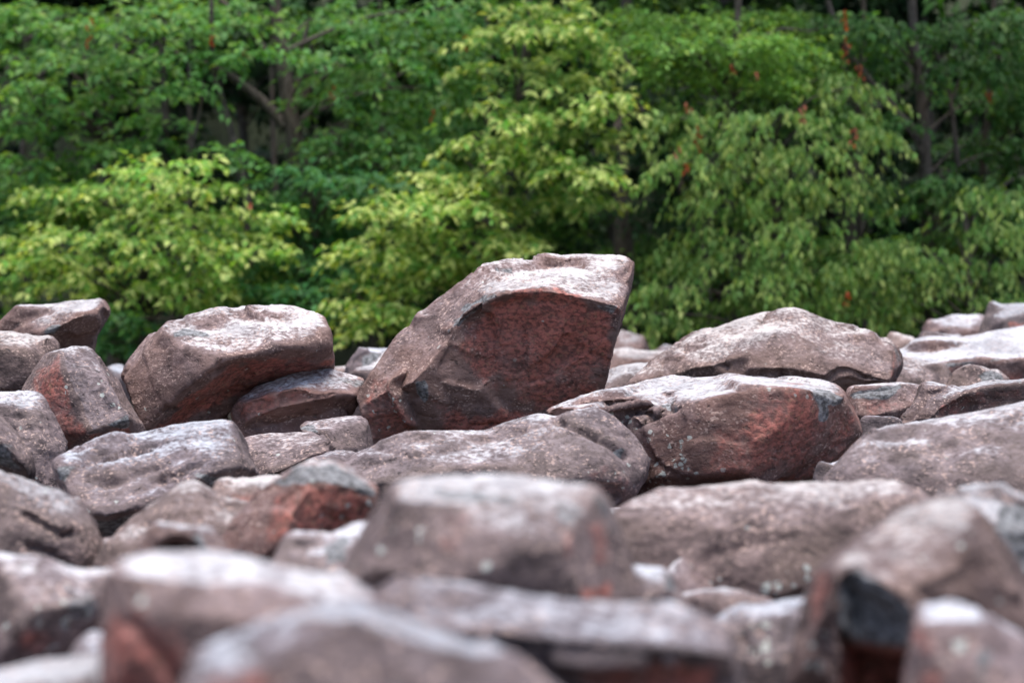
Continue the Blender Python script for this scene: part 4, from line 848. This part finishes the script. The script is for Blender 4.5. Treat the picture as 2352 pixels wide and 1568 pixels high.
tree('forked grey-barked tree showing its bare trunk between the sprays', 29.3,
     P(700,600,692,420,682,340,668,270,655,180,642,90,632,0), .125,
     P(760,40,90,40, 860,60,110,40,  760,130,100,36, 900,130,110,38, 960,50,100,40, 830,210,110,34, 920,260,110,34, 760,230,60,26, 1010,200,70,36, 860,310,110,32, 990,310,90,32, 780,330,80,28, 560,20,80,30,
       1040,120,70,40, 930,370,100,30, 1050,20,80,34, 620,480,70,26),
     (0.100, 0.240, 0.060), .13, .12, .04, .8, tall=7, extra=0,
     stems=[(P(655,290,615,245,570,205,520,170,470,148,400,120), .075, .03), (P(648,165,610,120,575,70,545,35,505,0), .06, .03), (P(640,290,650,268,672,240), .022, .012), (P(650,200,690,120,712,40), .05, .02), (P(668,270,720,200,790,150), .04, .015)],
     dead=[(765,215,30,BR), (995,265,34,OR), (563,120,20,BR), (1072,100,40,BR)])
tree('thin leaning sapling trunk in front of the forked tree', 28.2, P(572,560,570,470,556,410,540,340,522,270,505,210,488,150), .055,
     P(470,130,70,26, 440,200,50,22, 560,120,50,24, 520,350,50,20), GR, .11, .1, .0, .8, name='sapling', tall=5.5,
     stems=[(P(560,430,575,470,560,450,545,440), .04, .02), (P(440,340,455,280,470,190), .028, .018), (P(382,290,376,180,368,90), .05, .035)], dead=[(572,470,14,PK)])
tree('green sapling whose sprays show behind and around the low yellow-green boughs', 28.9, T(395,700,.5, 400,500,.5, 410,360,.5), .04,
     P(330,330,70,12, 240,350,60,10, 160,385,70,12, 110,460,70,12, 40,520,60,12, 640,470,60,12, 200,440,50,10, 350,280,60,12, 60,600,50,12, 620,620,60,14, 560,700,70,14, 120,700,80,14, 250,720,80,14),
     GR, .12, .15, .04, .95, name='sapling', tips=1, thin=.014)
tree('bluish-green understorey tree with broad leaves beside the tasselled one', 28.2, P(720,690,725,560,718,440), .06,
     P(700,410,80,28, 770,400,80,28, 680,460,70,26, 770,470,90,30, 840,420,60,26, 720,530,90,28, 640,520,50,22, 790,550,70,28, 680,600,100,30, 590,660,90,30, 760,630,80,30, 690,660,100,30, 620,720,90,26, 740,710,90,26,
       560,770,90,26, 690,760,80,24, 340,760,80,30, 220,790,70,24, 260,730,70,24),
     BG, .125, .1, .02, 1.0)
tree('light feathery tree reaching out above the drooping one', 28.0, P(1620,640,1640,420,1670,250,1690,120), .07,
     P(1500,40,80,28, 1590,60,100,28, 1700,40,90,30, 1780,50,70,26, 1680,95,100,28, 1770,110,90,28, 1600,120,80,22, 1700,150,100,26, 1560,170,80,20, 1820,160,90,26, 1660,190,70,20, 1750,195,70,24, 1440,90,70,28, 1850,80,60,24, 1520,100,60,22),
     LG, .09, .1, .03, 1.05, tall=6.5, extra=2,
     stems=[(P(1690,190,1600,150,1540,120,1480,110), .03, .01), (P(1700,130,1780,70,1860,72,1900,60), .022, .01)], dead=[(1738,175,26,PK), (1680,155,16,BR)])
tree('drooping green tree with long hanging sprays and a few red dead leaves', 26.8, T(1800,720,.8, 1790,560,.8, 1775,400,.8, 1770,300,.8), .06,
     P(1600,235,70,14, 1560,270,60,12, 1690,270,90,18, 1800,260,90,20, 1900,270,80,22, 1570,310,60,14, 1640,330,100,18, 1760,340,100,20, 1880,350,90,22, 1980,310,70,22, 1580,370,60,16, 1700,400,100,20, 1820,420,100,22, 1930,420,80,22,
       1660,460,80,18, 1760,480,90,20, 1620,540,60,14, 1720,560,100,18, 1850,520,80,20, 1560,600,80,14, 1650,600,110,18, 1780,620,120,20, 1950,560,110,16, 1530,660,70,18, 1620,670,110,20, 1740,690,110,20,
       1880,620,110,20, 1490,720,60,16, 1560,740,70,16, 1850,690,80,18, 1960,200,70,22, 1880,180,70,20, 1680,745,90,18),
     (0.125, 0.232, 0.044), .11, .75, .10, .62, thin=.016, tips=1,
     dead=[(1844,270,44,PK), (1964,312,40,PK), (1605,320,60,BR), (1558,348,26,PK), (1576,245,18,PK), (1952,685,26,OR), (1576,390,30,OR), (1945,115,60,BR), (1940,45,50,OR), (1976,165,30,BR)])
tree('second drooping tree sweeping low over the white-topped slab', 27.6, P(2230,720,2225,600,2215,470), .05,
     P(2060,565,90,14, 2010,610,110,20, 2130,600,100,18, 1970,670,110,18, 2080,650,110,20, 2220,630,100,18, 2180,540,90,16, 2280,520,90,18, 2310,600,80,18, 2260,450,80,18, 2330,440,60,18, 2130,690,90,16, 2320,680,70,16, 2000,720,90,16),
     (0.118, 0.225, 0.046), .11, .75, .10, .66, thin=.014, tips=1)
tree('dark straight-trunked tree with a rusty streak of bare bark', 28.6, P(2142,720,2135,600,2128,450,2122,300,2108,150,2095,20), .09,
     P(2230,60,110,44, 2310,130,80,44, 2200,160,80,40, 2290,230,90,40, 2040,60,80,40, 1960,60,70,36, 2250,330,90,38, 2330,350,60,40, 2190,420,80,30, 2060,140,60,40, 2050,280,50,34, 2320,40,60,40, 2330,470,60,30, 2300,680,80,34, 2210,700,70,24, 2060,430,60,30),
     (0.065, 0.150, 0.034), .11, .35, .01, 1.0, tall=9, extra=6,
     stems=[(P(2200,385,2192,300,2180,215,2160,150,2150,110), .035, .02), (P(2185,230,2205,180,2210,130), .02, .012), (P(2125,330,2060,260,1990,180,1930,90,1900,0), .07, .035)], dead=[(2276,218,18,BR)])
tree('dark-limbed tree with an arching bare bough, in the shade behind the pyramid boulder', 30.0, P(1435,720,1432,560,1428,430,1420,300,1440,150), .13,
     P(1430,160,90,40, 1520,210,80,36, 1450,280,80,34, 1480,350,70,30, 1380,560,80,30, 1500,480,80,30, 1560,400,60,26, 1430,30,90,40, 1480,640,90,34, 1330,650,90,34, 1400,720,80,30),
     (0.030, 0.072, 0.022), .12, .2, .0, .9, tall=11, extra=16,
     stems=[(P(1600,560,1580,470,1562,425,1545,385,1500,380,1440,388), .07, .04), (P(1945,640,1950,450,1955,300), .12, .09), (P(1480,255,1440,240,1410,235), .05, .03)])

OPEN = ((400, 60, 710, 480), (2070, 0, 2160, 380), (1410, 370, 1600, 560), (120, 220, 270, 350))   # gaps where bare wood shows
# --- slim understorey trees that fill the wall of leaves between the others
for k, (x, D, c, lab) in enumerate((
        (60, 31.5, GR, 'slim understorey tree filling the gap above the pointed pale slab'),
        (420, 31.0, (0.085, 0.19, 0.034), 'slim understorey tree behind the low yellow-green boughs'),
        (640, 34.0, (0.045, 0.115, 0.03), 'slim understorey tree at the foot of the forked grey trunk'),
        (860, 32.0, GR, 'slim understorey tree above the bluish broad-leaved one'),
        (1130, 31.5, (0.09, 0.2, 0.03), 'slim understorey tree woven through the tasselled one'),
        (1400, 31.5, (0.10, 0.21, 0.034), 'slim understorey tree between the tasselled and the feathery one'),
        (1690, 31.0, (0.08, 0.18, 0.032), 'slim understorey tree behind the hanging sprays'),
        (1980, 30.5, GR, 'slim understorey tree between the feathery one and the dark trunk'),
        (2270, 29.5, (0.07, 0.165, 0.036), 'slim understorey tree above the second drooping one'))):
    pads = [(x+rng.uniform(-170, 170), rng.uniform(-10, 640), rng.uniform(45, 95), rng.uniform(14, 26), rng.uniform(-1.2, 1.2)) for q in range(16)]
    pads = [p for p in pads if not any(a-.6*p[2] < p[0] < c_+.6*p[2] and b_ < p[1] < d_ for a, b_, c_, d_ in OPEN)]
    tree(lab, D, [(x, 700), (x+rng.uniform(-15, 15), 400), (x+rng.uniform(-20, 20), 150)], .05, pads, c, .13, rng.choice([.1, .3]), .04, .9, tall=6.5, extra=2, thin=.03, name='understorey_tree',
         group='slim understorey trees')

# --- the shaded trees further in
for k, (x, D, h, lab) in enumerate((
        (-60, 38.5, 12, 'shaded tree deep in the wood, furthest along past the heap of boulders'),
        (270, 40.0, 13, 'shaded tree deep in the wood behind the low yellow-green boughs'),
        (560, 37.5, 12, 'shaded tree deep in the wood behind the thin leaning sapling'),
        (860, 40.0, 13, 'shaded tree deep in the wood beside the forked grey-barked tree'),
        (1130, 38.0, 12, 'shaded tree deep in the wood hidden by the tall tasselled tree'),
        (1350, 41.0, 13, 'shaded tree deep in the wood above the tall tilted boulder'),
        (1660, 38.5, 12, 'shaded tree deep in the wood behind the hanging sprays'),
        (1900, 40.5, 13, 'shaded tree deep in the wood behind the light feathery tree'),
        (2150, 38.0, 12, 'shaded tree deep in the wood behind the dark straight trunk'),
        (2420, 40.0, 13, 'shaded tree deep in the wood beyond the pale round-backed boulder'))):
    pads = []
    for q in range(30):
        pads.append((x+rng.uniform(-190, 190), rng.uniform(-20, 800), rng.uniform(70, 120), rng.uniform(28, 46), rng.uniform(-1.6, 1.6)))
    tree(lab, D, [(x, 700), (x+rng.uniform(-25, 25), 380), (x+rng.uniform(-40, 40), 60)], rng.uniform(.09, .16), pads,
         [(0.022, 0.052, 0.014), (0.028, 0.058, 0.013), (0.019, 0.050, 0.017)][k % 3], .16, rng.choice([.1, .4]), 0, .62, tall=h, extra=48,  # leaf greens darkened to paint in the shade of the wood's interior
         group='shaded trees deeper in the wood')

# --- the wood beyond reads as one mass
blocks = []
for k in range(950):
    x = rng.uniform(-24, 24); y = rng.uniform(43.5, 50); z = 15*rng.rand()**1.4
    blocks.append(pad_leaves(np.array((x, y, z)), (1.3, 0.9, 0.6), 60, 0.34, (0.020, 0.046, 0.013), .2, np.array((x, y+2, z)), 0))  # dark leaf colour, deep shade painted in
link('forest', leaves_mesh('forest', blocks), kind='stuff', label='dense shaded leaf mass of the wood beyond the trees', category='forest')
